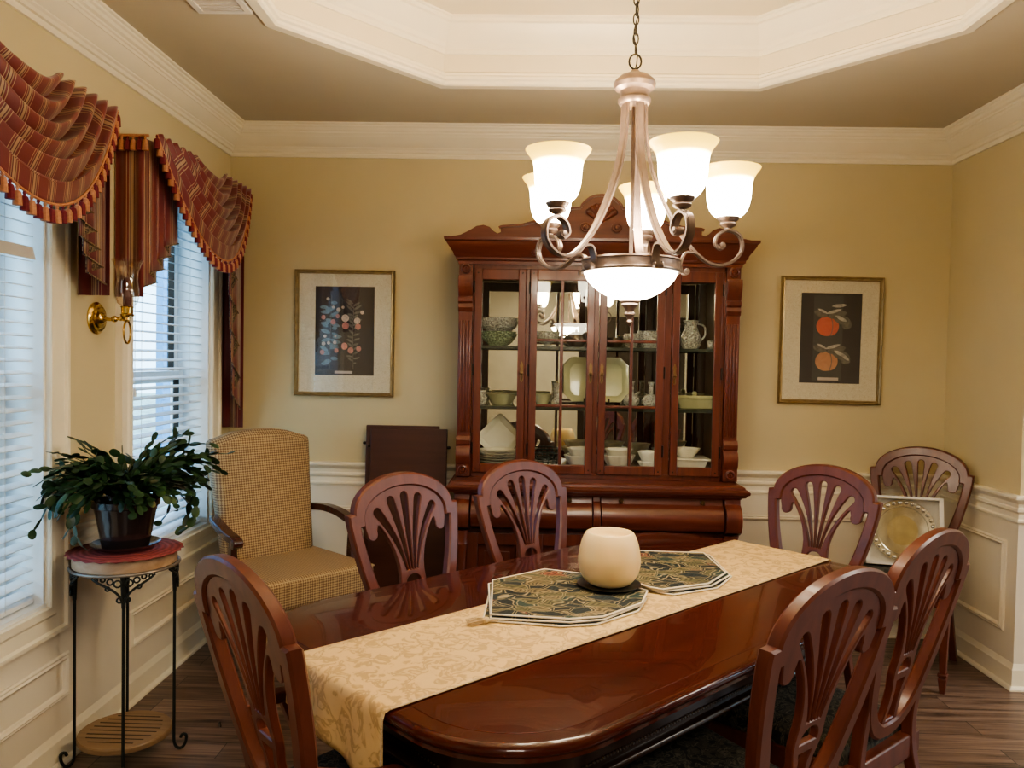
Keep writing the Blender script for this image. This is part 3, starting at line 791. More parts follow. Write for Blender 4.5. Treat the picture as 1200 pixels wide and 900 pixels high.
# base
m = MB(); m.box(-.69,.69,-.43,0,.08,.66); m.box(-.72,.72,-.46,0,0,.08); m.box(-.69,.69,-.42,0,.66,.84); cpart(m,'base_carcass')
for k in range(4):
    x0 = -.645+.325*k; x1 = x0+.305
    m = MB()
    for a in ((x0,x0+.055,.11,.635),(x1-.055,x1,.11,.635),(x0+.055,x1-.055,.11,.17),(x0+.055,x1-.055,.575,.635)): m.box(a[0],a[1],-.452,-.43,a[2],a[3])
    d = cpart(m,'lower_door'); pm = MB(); xa, xb = x0+.058, x1-.058
    pm.hexa([(xa,-.436,.173),(xb,-.436,.173),(xb,-.431,.173),(xa,-.431,.173)],[(xa,-.436,.572),(xb,-.436,.572),(xb,-.431,.572),(xa,-.431,.572)])
    pm.box(xa+.03,xb-.03,-.446,-.436,.205,.54); cpart(pm,'raised_panel',M_cab,d,.006)
    kx = x1-.028 if k % 2 == 0 else x0+.028
    MB().ball((kx,-.462,.45),.012).build('knob', M_abrass, d)
bulge = [(-.43,.655),(-.462,.658),(-.492,.675),(-.506,.705),(-.508,.735),(-.498,.765),(-.478,.785),(-.462,.797),(-.455,.815),(-.455,.828),(-.43,.83)]
for x0, x1, kx in ((-.625,-.022,(-.50,-.135)),(.022,.625,(.12,.522))):
    d = cpart(MB().prism(bulge, x0, x1, 'x'),'drawer',M_cabx,bevel=.002)
    for k in kx:
        kn = MB(); kn.lathe([(0,0),(.006,0),(.006,.010),(.012,.014),(.013,.020),(.008,.026),(0,.027)], 14, M=Matrix.Translation((k,-.455,.812)) @ Matrix.Rotation(R(90),4,'X')); kn.build('knob', M_abrass, d)
corb = [(-.42,.655),(-.475,.655),(-.505,.672),(-.522,.705),(-.524,.74),(-.512,.772),(-.488,.795),(-.470,.805),(-.465,.83),(-.42,.83)]
for x0, x1 in ((-.71,-.632),(.632,.71),(-.018,.018)): cpart(MB().prism([(a+(.012 if abs(x0)<.1 else 0),b) for a,b in corb], x0, x1, 'x'),'corbel',M_cab)
for x in (-.671,.671):
    m = MB()
    m.lathe([(0,.08),(.034,.08),(.036,.14),(.026,.16),(.030,.30),(.024,.50),(.030,.56),(.036,.58),(.030,.60),(.038,.65),(0,.65)], 20, (x,-.45,0)); cpart(m,'turned_column',bevel=0)
# waist top
waist = [(0,.828),(.008,.828),(.014,.836),(.030,.842),(.036,.852),(.046,.858),(.048,.870),(.040,.878),(.028,.882),(.026,.892),(.012,.900),(0,.900)]
m = MB(); m.sweep(waist, [(.70,0),(.70,-.46),(-.70,-.46),(-.70,0)], False); m.box(-.70,.70,-.46,0,.84,.900); cpart(m,'waist_moulding',M_cabx,bevel=0)
# upper carcass
m = MB()
m.box(-.71,-.685,FY+.02,0,.90,2.0); m.box(.685,.71,FY+.02,0,.90,2.0); m.box(-.685,.685,FY+.02,0,.90,.935); m.box(-.685,.685,FY+.02,0,1.965,2.0)
m.box(-.635,.635,FY-.002,FY+.02,.90,.928); m.box(-.635,.635,FY-.002,FY+.02,1.963,2.0)
for a, b in ((-.369,-.350),(-.0195,.004),(.335,.372),(-.640,-.632),(.623,.640)): m.box(a,b,FY-.002,FY+.02,.928,1.963)
cpart(m,'upper_carcass',bevel=.002)
MB().box(-.685,.685,-.014,-.004,.935,1.965).build('mirror_back', M_mirror, cab, smooth=0)
for z_ in (1.262,1.575):
    sf = MB().box(-.683,.683,FY+.049,-.016,z_-.008,z_).build('shelf', M_shelfg, cab, smooth=0)
    cpart(MB().box(-.683,.683,FY+.040,FY+.049,z_-.016,z_),'shelf_edge',M_edge,sf,bevel=.001)
def door(x0, x1, mid, hinge_left):
    z0, z1 = .926, 1.962; a, b, t_, bt = x0+.038, x1-.038, 1.907, .972
    y0, y1 = FY-.020, FY-.001
    m = MB()
    m.box(x0,a,y0,y1,z0,z1); m.box(b,x1,y0,y1,z0,z1); m.box(a,b,y0,y1,t_,z1); m.box(a,b,y0,y1,z0,bt)
    if mid:
        c = (x0+x1)/2; m.box(c-.008,c+.008,y0+.002,y1,bt,t_)
        for z_ in (1.272,1.605): m.box(a,b,y0+.003,y1,z_-.007,z_+.007)
    for q in (0,1):   # inner bead
        pass
    d = m.build('door', M_cab, cab, smooth=30, bevel=.0035, weld=False)
    MB().box(a-.004,b+.004,y1-.009,y1-.006,bt-.004,t_+.004).build('glass', M_glass, d, smooth=0)
    hx = x1-.016 if hinge_left else x0+.016
    e = MB(); pts = [(hx+.011*math.sin(PI*k/8)*(1 if k < 9 else 1),1.40+.09*k/8) for k in range(9)]
    poly = [(hx+w,1.39+z_) for w, z_ in ((.003,0),(.008,.012),(.006,.028),(.010,.045),(.006,.065),(.008,.085),(.002,.105))]+[(hx-w,1.39+z_) for w, z_ in ((.002,.105),(.008,.085),(.006,.065),(.010,.045),(.006,.028),(.008,.012),(.003,0))]
    e.prism(poly, y0-.003, y0, 'y'); e.ball((hx,y0-.011,1.435),.009); e.tube([(hx,y0-.012,1.427),(hx,y0-.010,1.40)],.0045,8); e.build('handle', M_abrass, d)
    gx = x0-.002 if hinge_left else x1+.002
    for z_ in (1.02,1.42,1.84): MB().tube([(gx,y0-.001,z_),(gx,y0-.001,z_+.06)], .0045, 8).build('hinge', M_dark_steel, d)
    # corner pins
    p = MB()
    for px, pz in ((x0+.018,z1-.02),(x1-.018,z1-.02),(x0+.018,z0+.02),(x1-.018,z0+.02)): p.ball((px,y0,pz),.004,.002,.004)
    p.build('corner_pins', M_dark_steel, d)
door(-.631,-.370,False,True); door(-.349,-.020,True,True); door(.005,.334,True,False); door(.373,.622,False,False)
# pilasters
for sgn in (-1,1):
    x0, x1 = (.642,.712) if sgn > 0 else (-.712,-.642)
    m = MB(); m.box(x0,x1,FY-.012,FY+.02,.90,2.0)
    for z0_, z1_ in ((1.13,1.70),):
        for k in range(4):
            xx = x0+.011+.016*k; m.tube([(xx,FY-.013,z0_),(xx,FY-.013,z1_)], .006, 8)
    pl = cpart(m,'pilaster',M_cab,bevel=.003)
    cb = MB()
    up = [(FY,1.925),(FY-.040,1.925),(FY-.046,1.90),(FY-.040,1.865),(FY-.026,1.835),(FY-.020,1.82),(FY-.030,1.812),(FY-.030,1.795),(FY-.020,1.785),(FY-.026,1.765),(FY-.018,1.745),(FY,1.74)]
    cb.prism(up, x0-.002, x1+.002, 'x')
    cpart(cb,'scroll_corbel',M_cab,pl,.002); cb = MB()
    lo = [(FY,.905),(FY-.03,.905),(FY-.03,.965),(FY-.044,.985),(FY-.048,1.02),(FY-.036,1.05),(FY-.024,1.06),(FY-.032,1.07),(FY-.034,1.09),(FY-.022,1.11),(FY,1.115)]
    cb.prism(lo, x0-.002, x1+.002, 'x'); cpart(cb,'scroll_corbel',M_cab,pl,.002)
    xm = (x0+x1)/2
    for z_ in (1.962,.938):
        r = MB(); yb = FY-.012 if z_ > 1.5 else FY-.03
        r.lathe([(0,.010),(.007,.010),(.010,.004),(.014,.004),(.019,.012),(.024,.010),(.026,0),(0,0)][::-1], 20, M=Matrix.Translation((xm,yb,z_)) @ Matrix.Rotation(R(90),4,'X')); r.build('rosette', M_cab, pl)
# cornice
cor = [(0,1.985),(.010,1.985),(.012,2.0),(.022,2.006),(.024,2.018),(.032,2.026),(.036,2.040),(.052,2.062),(.066,2.084),(.068,2.092),(.078,2.098),(.080,2.112),(0,2.112)]
m = MB(); m.sweep([(-.001 if o == 0 else o,z_) for o, z_ in cor], [(-.705,0),(-.705,FY-.012),(.705,FY-.012),(.705,0)][::-1], False); m.box(-.705,.705,FY-.012,0,1.995,2.112); cpart(m,'cornice',M_cabx,bevel=0)
# pediment
half = [(.765,2.112),(.755,2.118),(.705,2.128),(.66,2.150),(.625,2.172),(.590,2.178),(.560,2.168),(.540,2.148),(.520,2.136),(.503,2.142),(.503,2.160),(.512,2.172),(.498,2.178),(.40,2.186),(.33,2.205),(.27,2.235),(.20,2.262),(.14,2.274),(.103,2.276),(.098,2.290),(.085,2.304),(.06,2.325),(.03,2.336),(0,2.339)]
loop = half+[(-x,z_) for x, z_ in reversed(half[:-1])]
me = shape2d([loop], .03, .003); m = MB(); m.mesh(me, Matrix.Translation((0,FY-.035,0)) @ XZ); ped = m.build('pediment', M_cabx, cab, smooth=30)
m = MB()
for s in (1,-1):
    m.strap([(s*x,FY-.053,z_-.008) for x, z_ in half[11:19]], (0,1,0), .014, .012)
m.strap([(x,FY-.053,z_-.007) for x, z_ in (half[18:]+[(-x,z_) for x, z_ in reversed(half[18:-1])])], (0,1,0), .014, .012)
m.build('edge_moulding', M_cabx, ped, smooth=40)
m = MB()
for k in range(7):
    a = R(90+(k-3)*17); p0 = Vector((0,FY-.050,2.195)); L = .085
    tip = p0+Vector((math.cos(a)*L,-.004,math.sin(a)*L)); m.tube([p0,p0.lerp(tip,.5),tip], [.004,.011,.015], 8)
    m.ball(tip, .0155)
m.build('carved_shell', M_cabx, ped)
for s in (-1,1):
    r = MB(); r.lathe([(0,0),(.028,0),(.027,.008),(.021,.010),(.018,.005),(.012,.005),(.009,.012),(0,.012)], 22, M=Matrix.Translation((s*.078,FY-.048,2.172)) @ Matrix.Rotation(R(90),4,'X')); r.build('rosette', M_cabx, ped)
for x in (-.33,.33):
    r = MB(); r.lathe([(0,0),(.018,0),(.017,.008),(.012,.010),(.006,.016),(0,.016)], 16, M=Matrix.Translation((x,FY-.05,2.045)) @ Matrix.Rotation(R(90),4,'X')); r.build('rosette', M_cabx, cab)

# ------------------------------------------------------------------ china in the cabinet
Z1, Z2, Z3 = 1.576, 1.263, .936
def vessel(name, label, cat_, prof, loc, mat, n=28, th=.003, group=None, scal=(1,1,1)):
    inner = [(max(0,r-th), z_+(th if i == 0 else 0)) for i, (r, z_) in enumerate(prof)]
    inner[0] = (0, prof[0][1]+th)
    m = MB(); m.shell([(0,prof[0][1])]+prof+list(reversed(inner)), n)
    o = m.build(name, mat, loc=loc); o.scale = scal
    return tag(o, label, cat_, group)
YC = 4.22
bowl = [(.035,0),(.04,.004),(.065,.025),(.085,.055),(.092,.075)]
vessel('glass_bowl','green glass bowl on the top shelf, under a crystal bowl, left cabinet door','bowl',[(r*1.12,z_) for r, z_ in bowl],(-.185,YC,Z1),M_crysg)
vessel('crystal_bowl','clear cut crystal bowl resting in the green glass bowl, left door','bowl',[(.03,0),(.05,.01),(.095,.05),(.110,.085)],(-.185,YC,Z1+.062),M_crys)
vessel('glass_bowl','small green glass bowl on the top shelf, right of the crystal bowl','bowl',[(r*.52,z_*.9) for r, z_ in bowl],(-.022,YC+.03,Z1),M_crysg)
vessel('crystal_bowl','sparkling footed crystal bowl on the top shelf behind the second door','bowl',[(.03,0),(.012,.015),(.05,.035),(.062,.06),(.066,.08)],(.085,YC,Z1),M_crys)
t = thing('teapot','dark pewter teapot on the top shelf behind the second door','teapot',(.235,YC-.02,Z1))
MB().lathe([(0,0),(.035,0),(.052,.02),(.055,.045),(.045,.066),(.02,.078),(.008,.082),(.008,.092),(0,.094)], 24).build('body', M_pewter, t)
MB().tube(cat([(-.05,0,.055),(-.08,0,.06),(-.082,0,.03),(-.05,0,.02)],5), .005, 8).build('handle', M_pewter, t)
MB().tube(cat([(.05,0,.03),(.068,0,.045),(.08,0,.07)],4), [.010]*4+[.007]*5, 8).build('spout', M_pewter, t)
vessel('sugar_bowl','small dark pewter bowl on the top shelf behind the third door','bowl',[(.03,0),(.045,.015),(.05,.035),(.045,.052)],(.435,YC,Z1),M_pewter)
vessel('crystal_dish','low crystal dish beside the small pewter bowl, third door','dish',[(.025,0),(.035,.02),(.045,.05),(.04,.075)],(.525,YC-.02,Z1),M_crys)
vessel('crystal_bowl','cut crystal bowl on the top shelf at the right of the third door','bowl',[(.04,0),(.055,.02),(.068,.06),(.074,.09)],(.632,YC,Z1),M_crys)
t = thing('crystal_pitcher','cut crystal pitcher on the top shelf behind the right cabinet door','pitcher',(.84,YC,Z1))
pp = [(.04,0),(.052,.02),(.055,.06),(.038,.10),(.032,.125),(.042,.150)]
MB().shell([(0,0)]+pp+[(max(0,r-.004),z_) for r, z_ in reversed(pp)], 24).build('body', M_crys, t)
MB().tube(cat([(.035,0,.135),(.07,0,.12),(.075,0,.075),(.052,0,.045)],5), .005, 8).build('handle', M_crys, t)
vessel('shot_glass','tiny clear glass beside the crystal pitcher','glass',[(.012,0),(.014,.01),(.016,.045)],(.935,YC-.03,Z1),M_crys)
# middle shelf
t = thing('cream_jug','small crystal cream jug at the left of the middle shelf, left door','jug',(-.262,YC-.03,Z2))
pp = [(.02,0),(.03,.015),(.032,.04),(.022,.06),(.026,.075)]
MB().shell([(0,0)]+pp+[(max(0,r-.003),z_) for r, z_ in reversed(pp)], 20).build('body', M_crys, t)
MB().tube(cat([(-.022,0,.065),(-.045,0,.055),(-.03,0,.02)],5), .004, 8).build('handle', M_crys, t)
vessel('sage_bowl','flared sage green bowl on the middle shelf, left door','bowl',[(.05,0),(.055,.004),(.075,.045),(.095,.062)],(-.155,YC,Z2),M_sage)
vessel('sage_cup','sage green footed cup on the middle shelf, second door','cup',[(.025,0),(.03,.01),(.045,.05),(.052,.062)],(.062,YC,Z2),M_sage)
vessel('bud_vase','slender clear glass bud vase on the middle shelf, second door','vase',[(.025,0),(.028,.02),(.014,.045),(.012,.085),(.018,.12)],(.135,YC-.04,Z2),M_crys)
def platter(w, h, c, th, rim=.02):
    o = [(w-c,-h),(w,-h+c),(w,h-c),(w-c,h),(-w+c,h),(-w,h-c),(-w,-h+c),(-w+c,-h)]
    return o
t = thing('serving_platter','large octagonal sage platter standing upright on a stand behind the middle doors','platter',(.352,4.30,Z2+.012))
o = platter(.175,.122,.045,.01); M = Matrix.Translation((0,0,.128)) @ Matrix.Rotation(R(78),4,'X')
m = MB(); m.prism(o, -.004, .0, 'z', M); ins = [(x*.80,y*.76) for x, y in o]
m.sweep([(0,0),(.035,.0),(.012,.010),(0,.012)], o, True, M); m.build('plate', M_sage, t, smooth=20)
t2 = MB(); t2.box(-.10,.10,-.05,.03,-.012,-.002); t2.box(-.07,-.06,-.06,-.05,-.012,.03); t2.box(.06,.07,-.06,-.05,-.012,.03); t2.build('plate_stand', M_dark, t, smooth=0)
for x, y, s, lab in ((.538,YC+.02,1.0,'tall-necked round glass vase at the left of a pair, middle shelf of the third door'),(.634,YC-.02,1.05,'round cut glass vase at the right of a pair, middle shelf of the third door')):
    vessel('round_vase',lab,'vase',[(.025*s,0),(.043*s,.02),(.046*s,.04),(.03*s,.062),(.012*s,.072),(.011*s,.115),(.016*s,.135)],(x,y,Z2),M_crys)
t = thing('casserole_dish','long sage green casserole dish on the middle shelf behind the right door','dish',(.868,YC,Z2))
m = MB(); m.hexa([(-.085,-.06,0),(.085,-.06,0),(.085,.06,0),(-.085,.06,0)],[(-.105,-.08,.055),(.105,-.08,.055),(.105,.08,.055),(-.105,.08,.055)]); m.box(-.112,.112,-.088,.088,.053,.064); m.build('dish', M_sage, t, smooth=30, bevel=.006)
m = MB(); m.box(-.105,.105,-.08,.08,.064,.070); m.ball((0,0,.078),.014); m.build('lid', M_sage, t, bevel=.003)
# bottom shelf
def plate_mesh():
    pr_ = [(.0,.0),(.055,.0),(.062,.004),(.098,.010),(.100,.013),(.062,.009),(.055,.005),(0,.005)]
    return MB().lathe(pr_, 40).data('dinner_plate', M_porc)
PMs = plate_mesh()
ords = ['bottom','second from the bottom','third from the bottom','middle','third from the top','second from the top','top']
for k in range(7):
    o = bpy.data.objects.new('dinner_plate', PMs); C.objects.link(o); o.location = (-.172+.002*math.sin(k*2.1),YC-.052,Z3+.0135*k)
    tag(o,'white dinner plate, '+ords[k]+' of the stack behind the left door','plate','stack of white dinner plates')
t = thing('square_platter','white square platter propped on its corner behind the plate stack','platter',(-.168,4.328,Z3+.002))
M = Matrix.Translation((0,0,.136)) @ Matrix.Rotation(R(76),4,'X') @ Matrix.Rotation(R(45),4,'Z')
sq = [(.086,-.096),(.096,-.086),(.096,.086),(.086,.096),(-.086,.096),(-.096,.086),(-.096,-.086),(-.086,-.096)]
m = MB(); m.prism(sq,-.003,.002,'z',M); m.sweep([(0,0),(.030,.001),(.020,.006),(0,.010)], sq, True, M); m.build('plate', M_porc, t, smooth=20)
m = MB()
for s in (-1,1): m.tube(cat([(s*.05,.03,0),(s*.05,-.05,.0),(s*.05,-.075,.02),(s*.05,-.068,.04),(s*.05,-.055,.03)],4), .0035, 6)
m.tube([(-.05,.02,0),(.05,.02,0)], .0035, 6); m.build('wire_easel', M_abrass, t)
t = thing('wire_basket','black wire basket on the bottom shelf behind the second door','basket',(.085,YC,Z3))
m = MB()
for r, z_ in ((.055,.003),(.07,.035),(.078,.065)): m.tube([(r*math.cos(2*PI*k/24),r*math.sin(2*PI*k/24),z_) for k in range(24)], .003, 6, True)
m.build('hoops', M_iron, t)
m = MB()
for k in range(14):
    a = 2*PI*k/14; m.tube([(.055*math.cos(a),.055*math.sin(a),.003),(.078*math.cos(a),.078*math.sin(a),.065)], .002, 5)
m.build('ribs', M_iron, t)
def flute(name, label, r, h, loc, sy=1.0, n=48, cat_='dish', wav=.06):
    m = MB()
    def ring(rr, z_, w): return [(rr*(1+w*math.cos(8*2*PI*k/n))*math.cos(2*PI*k/n), sy*rr*(1+w*math.cos(8*2*PI*k/n))*math.sin(2*PI*k/n), z_) for k in range(n)]
    rings = [ring(.001,0,0),ring(r*.55,0,0),ring(r*.6,.004,0),ring(r*.85,h*.6,wav*.4),ring(r,h,wav),ring(r*.97,h+.002,wav),ring(r*.80,h*.55,wav*.4),ring(r*.55,.007,0),ring(.001,.007,0)]
    vs = [p for q in rings for p in q]; fs = []
    for i in range(len(rings)-1):
        for k in range(n): fs.append((i*n+k,i*n+(k+1)%n,(i+1)*n+(k+1)%n,(i+1)*n+k))
    m.add(vs, fs); return tag(m.build(name, M_porc, loc=loc, smooth=60), label, cat_)
flute('fluted_dish','white fluted serving dish on the bottom shelf, lower of two behind the second door',.092,.070,(.276,YC-.03,Z3))
flute('fluted_dish','white fluted dish nested in the larger one behind the second door',.078,.060,(.276,YC-.03,Z3+.046))
flute('serving_bowl','white scalloped serving bowl at the left of the third door, bottom shelf',.086,.075,(.470,YC-.03,Z3))
flute('serving_bowl','smaller white scalloped bowl stacked on the serving bowl, third door',.072,.055,(.470,YC-.03,Z3+.050))
flute('oval_dish','low white oval dish at the right of the third door, bottom shelf',.062,.045,(.632,YC-.04,Z3),.8)
flute('oval_dish','white scalloped dish stacked on the low oval dish, third door',.062,.065,(.632,YC-.04,Z3+.032),.8)
t = thing('covered_dish','large white rectangular serving dish on the bottom shelf behind the right door','dish',(.826,YC-.02,Z3))
m = MB(); m.hexa([(-.08,-.06,0),(.08,-.06,0),(.08,.06,0),(-.08,.06,0)],[(-.10,-.08,.062),(.10,-.08,.062),(.10,.08,.062),(-.10,.08,.062)]); m.box(-.115,.115,-.09,.09,.060,.070); m.build('dish', M_porc, t, smooth=30, bevel=.006)
flute('scalloped_dish','white scalloped dish resting on top of the rectangular dish, right door',.072,.045,(.826,YC-.02,Z3+.071),.8)
tag(MB().shell([(0,0),(.03,0),(.045,.008),(.047,.010),(.03,.004),(0,.004)],32).build('side_plate',M_porc,loc=(.968,YC-.05,Z3)),'small white side plate lying at the far right of the bottom shelf','plate')

# ------------------------------------------------------------------ dining chairs
def arc(cx, cz, rx, rz, a0, a1, n):
    return [(cx+rx*math.cos(R(a0+(a1-a0)*k/n)), cz+rz*math.sin(R(a0+(a1-a0)*k/n))) for k in range(n+1)]
def mirror(h): return h+[(-x,z_) for x, z_ in reversed(h) if abs(x) > 1e-6]
LEAN = .23
def leanM(y0=.195, z0=.5): return Matrix(((1,0,0,0),(0,1,LEAN,y0-LEAN*z0),(0,0,1,0),(0,0,0,1)))
fo = [(0,.492)]+[(p.x,p.y) for p in cat([(.045,.497),(.10,.525),(.150,.585),(.185,.665),(.212,.755),(.233,.85),(.245,.93)],4)]+[(.246,.957),(.222,.960)]+arc(0,.957,.222,.126,0,90,18)[1:]
fi = [(0,.538)]+[(p.x,p.y) for p in cat([(.04,.542),(.08,.566),(.118,.615),(.147,.69),(.173,.775),(.190,.85),(.199,.905)],4)]+[(.199,.912),(.180,.914)]+arc(0,.935,.180,.102,-8,90,18)[1:]
frame_me = shape2d([mirror(fo), mirror(fi)], .036, .006)
def slot(k):
    p0, p1, p2 = Vector((k*.0115,.742)), Vector((k*.0235,.86)), Vector((k*.0620,1.000-.0115*k*k))
    L = []; Rr = []; n = 10
    for i in range(n+1):
        t = i/n; c = p0*(1-t)**2+p1*2*t*(1-t)+p2*t*t; d = (p1-p0)*2*(1-t)+(p2-p1)*2*t; d.normalize()
        w = .0030+.0125*t**1.1; nn = Vector((-d.y,d.x))
        L.append(c+nn*w); Rr.append(c-nn*w)
    d = (p2-p1).normalized(); nn = Vector((-d.y,d.x)); w = .0155
    capp = [p2+d*w*math.sin(PI*q/6)-nn*w*math.cos(PI*q/6) for q in range(1,6)]
    return [(p.x,p.y) for p in Rr+capp+list(reversed(L))]
sp = [(0,.520),(.050,.524),(.042,.56),(.038,.60),(.040,.64),(.052,.672),(.056,.700),(.054,.735)]+[(p.x,p.y) for p in cat([(.056,.765),(.067,.81),(.085,.852),(.106,.888),(.121,.908)],3)]+[(.127,.909)]+arc(.153,.884,.0225,.0225,160,365,12)+[(.182,.908),(.183,.925)]+arc(0,.937,.184,.106,2,90,18)
moon = [(-.032,.690),(.032,.690)]+arc(0,.698,.033,.028,0,180,10)
gap = [(-.022,.548),(.022,.548),(.014,.60),(.016,.64),(.024,.664),(-.024,.664),(-.016,.64),(-.014,.60)]
splat_me = shape2d([mirror(sp), moon, gap]+[slot(k) for k in (-2,-1,0,1,2)], .020, .003)
def make_chair(label, arms=False):
    t = thing('dining_chair', label, 'chair')
    M = leanM()
    m = MB(); m.mesh(frame_me, M @ XZ); m.build('back_frame', M_chair, t, smooth=28)
    m = MB(); m.mesh(splat_me, M @ XZ); m.build('back_splat', M_chair, t, smooth=28)
    # front bead along the crest
    # seat
    def tr(f, b, y0, y1): return [(-f,y0),(f,y0),(b,y1),(-b,y1)]
    m = MB(); m.prism(tr(.245,.200,-.235,.215), .395, .462); m.build('seat_rail', M_chair, t, bevel=.006)
    m = MB()
    rings = [(0,.455),(.004,.475),(.012,.492),(.035,.503),(.09,.509)]; vs = []; fs = []
    base = []
    for a, b in ((0,1),(1,2),(2,3),(3,0)):
        q = tr(.240,.192,-.232,.185)
        for k in range(8): base.append(Vector(q[a]).lerp(Vector(q[b]), k/8))
    n = len(base); ctr = Vector((0,-.02))
    for o, z_ in rings:
        for p in base:
            d = p-ctr; L = max(abs(d.x)/.24, abs(d.y)/.22); vs.append((ctr.x+d.x*(1-o/.24), ctr.y+d.y*(1-o/.22), z_))
    for i in range(len(rings)-1):
        for k in range(n): fs.append((i*n+k,i*n+(k+1)%n,(i+1)*n+(k+1)%n,(i+1)*n+k))
    fs.append(tuple((len(rings)-1)*n+k for k in range(n))); fs.append(tuple(range(n-1,-1,-1)))
    m.add(vs, fs); m.build('seat', M_seatfab, t, smooth=60)
    for s in (-1,1):
        m = MB(); x, y = s*.222, -.212
        def sq(w, z_, dx=0, dy=0): return [(x+dx-w,y+dy-w,z_),(x+dx+w,y+dy-w,z_),(x+dx+w,y+dy+w,z_),(x+dx-w,y+dy+w,z_)]
        m.hexa(sq(.0225,.36), sq(.0225,.455)); m.hexa(sq(.014,.095), sq(.0215,.36)); m.hexa(sq(.020,.080), sq(.020,.095)); m.hexa(sq(.016,.072), sq(.016,.080)); m.hexa(sq(.011,0), sq(.0185,.072))
        m.build('leg', M_chair, t, smooth=20, bevel=.003, weld=False)
        m = MB()   # rear leg: sabre curve running up into the shield
        pts = cat([(s*.180,.300,0),(s*.172,.262,.15),(s*.162,.222,.32),(s*.153,.203,.44),(s*.148,.2095,.56),(s*.160,.2325,.662)],4)
        w = [.030,.031,.033,.034]*5+[.034]
        m.strap(pts, (1,0,0), [.032]*len(pts), .032); m.build('leg', M_chair, t, smooth=30, bevel=.004)
    if arms:
        for s in (-1,1):
            m = MB(); pts = cat([(s*.180,.232,.668),(s*.215,.18,.662),(s*.245,.12,.655),(s*.250,.075,.650),(s*.248,.055,.636)],5)
            m.strap(pts, (1,0,0), .036, .028)
            q = cat([(s*.249,.085,.645),(s*.247,.060,.58),(s*.238,.03,.50),(s*.228,.02,.42)],4); m.strap(q, (1,0,0), .030, .032)
            m.build('armrest', M_chair, t, smooth=30, bevel=.006, weld=False)
            MB().lathe([(0,0),(.007,0),(.006,.003),(0,.003)], 12, M=Matrix.Translation((s*.18,.275,.655)) @ Matrix.Rotation(R(-90),4,'X')).build('screw_plug', M_dark_steel, t)
    return t
G = 'shield-back dining chairs'
def place(o, mid, wa, label=None):
    a = R(wa); f = Vector((math.sin(a), -math.cos(a)))
    o.location = (mid[0]+f.x*.30, mid[1]+f.y*.30, 0); o.rotation_euler.z = a
    if label: o['label'] = label
    o['group'] = G; return o
k0 = .973
c0 = make_chair('x')
place(c0, (-.455,2.863), 47.0, 'cherry shield-back dining chair on the far side of the table, nearest the armchair')
place(copytree(c0), (-.031,3.301), 41.5, 'cherry shield-back dining chair across the table, in front of the china cabinet')
place(copytree(c0), (1.237,3.352), -47.5, 'cherry shield-back dining chair at the far right end of the table by the back wall')
cc = place(copytree(c0), (2.055,4.20), -37.4, 'cherry shield-back chair pushed into the back right corner, holding a boxed silver tray')
place(copytree(c0), (.644,1.661), -140.4, 'nearest dining chair on the right side of the table, its back toward us')
place(copytree(c0), (1.045,2.085), -138.5, 'dining chair behind the nearest right one, its back toward us')
cn = make_chair('x', True)
place(cn, (-.593,1.625), 132.5, 'cherry armed dining chair at the left end of the table, seen from behind')
# boxed silver tray on the corner chair
a = R(-37.4); f = Vector((math.sin(a), -math.cos(a)))
t = thing('boxed_tray', 'round silver platter with scalloped rim in a clear-fronted white box on the corner chair', 'platter', (2.055+f.x*.31, 4.20+f.y*.31, .517), R(-12))
M = Matrix.Rotation(R(-9),4,'X')
m = MB(); m.box(-.178,.178,.030,.036,0,.34,M)
for b in ((-.178,-.172,-.02,.03,0,.34),(.172,.178,-.02,.03,0,.34),(-.178,.178,-.02,.03,0,.006),(-.178,.178,-.02,.03,.334,.34)): m.box(*b, M)
for b in ((-.178,-.158,-.021,-.018,0,.34),(.158,.178,-.021,-.018,0,.34),(-.178,.178,-.021,-.018,0,.012),(-.178,.178,-.021,-.018,.328,.34)): m.box(*b, M)
m.build('box', plain('box_card', (.72,.69,.62), .5), t, smooth=0, weld=False)
pm = M @ Matrix.Translation((0,.024,.17)) @ Matrix.Rotation(R(90),4,'X')
m = MB(); m.lathe([(0,0),(.112,0),(.116,.004),(.120,.012),(.152,.016),(.154,.013),(.12,.006),(.0,.004)], 48, M=pm); pl = m.build('platter', M_silver, t)
m = MB()
for k in range(30):
    q = 2*PI*k/30; m.ball((.139*math.cos(q),.139*math.sin(q),.018),.0105,.0105,.008,10,6,pm)
m.build('beaded_rim', M_silver, pl)
MB().lathe([(0,.0042),(.110,.0042),(.110,.0052),(0,.0052)], 40, M=pm).build('gilt_centre', metal('pale_gilt',(.78,.70,.45),.22), pl)
MB().box(-.171,.171,-.0185,-.0175,.007,.333,M).build('clear_front', M_picglass, t, smooth=0)

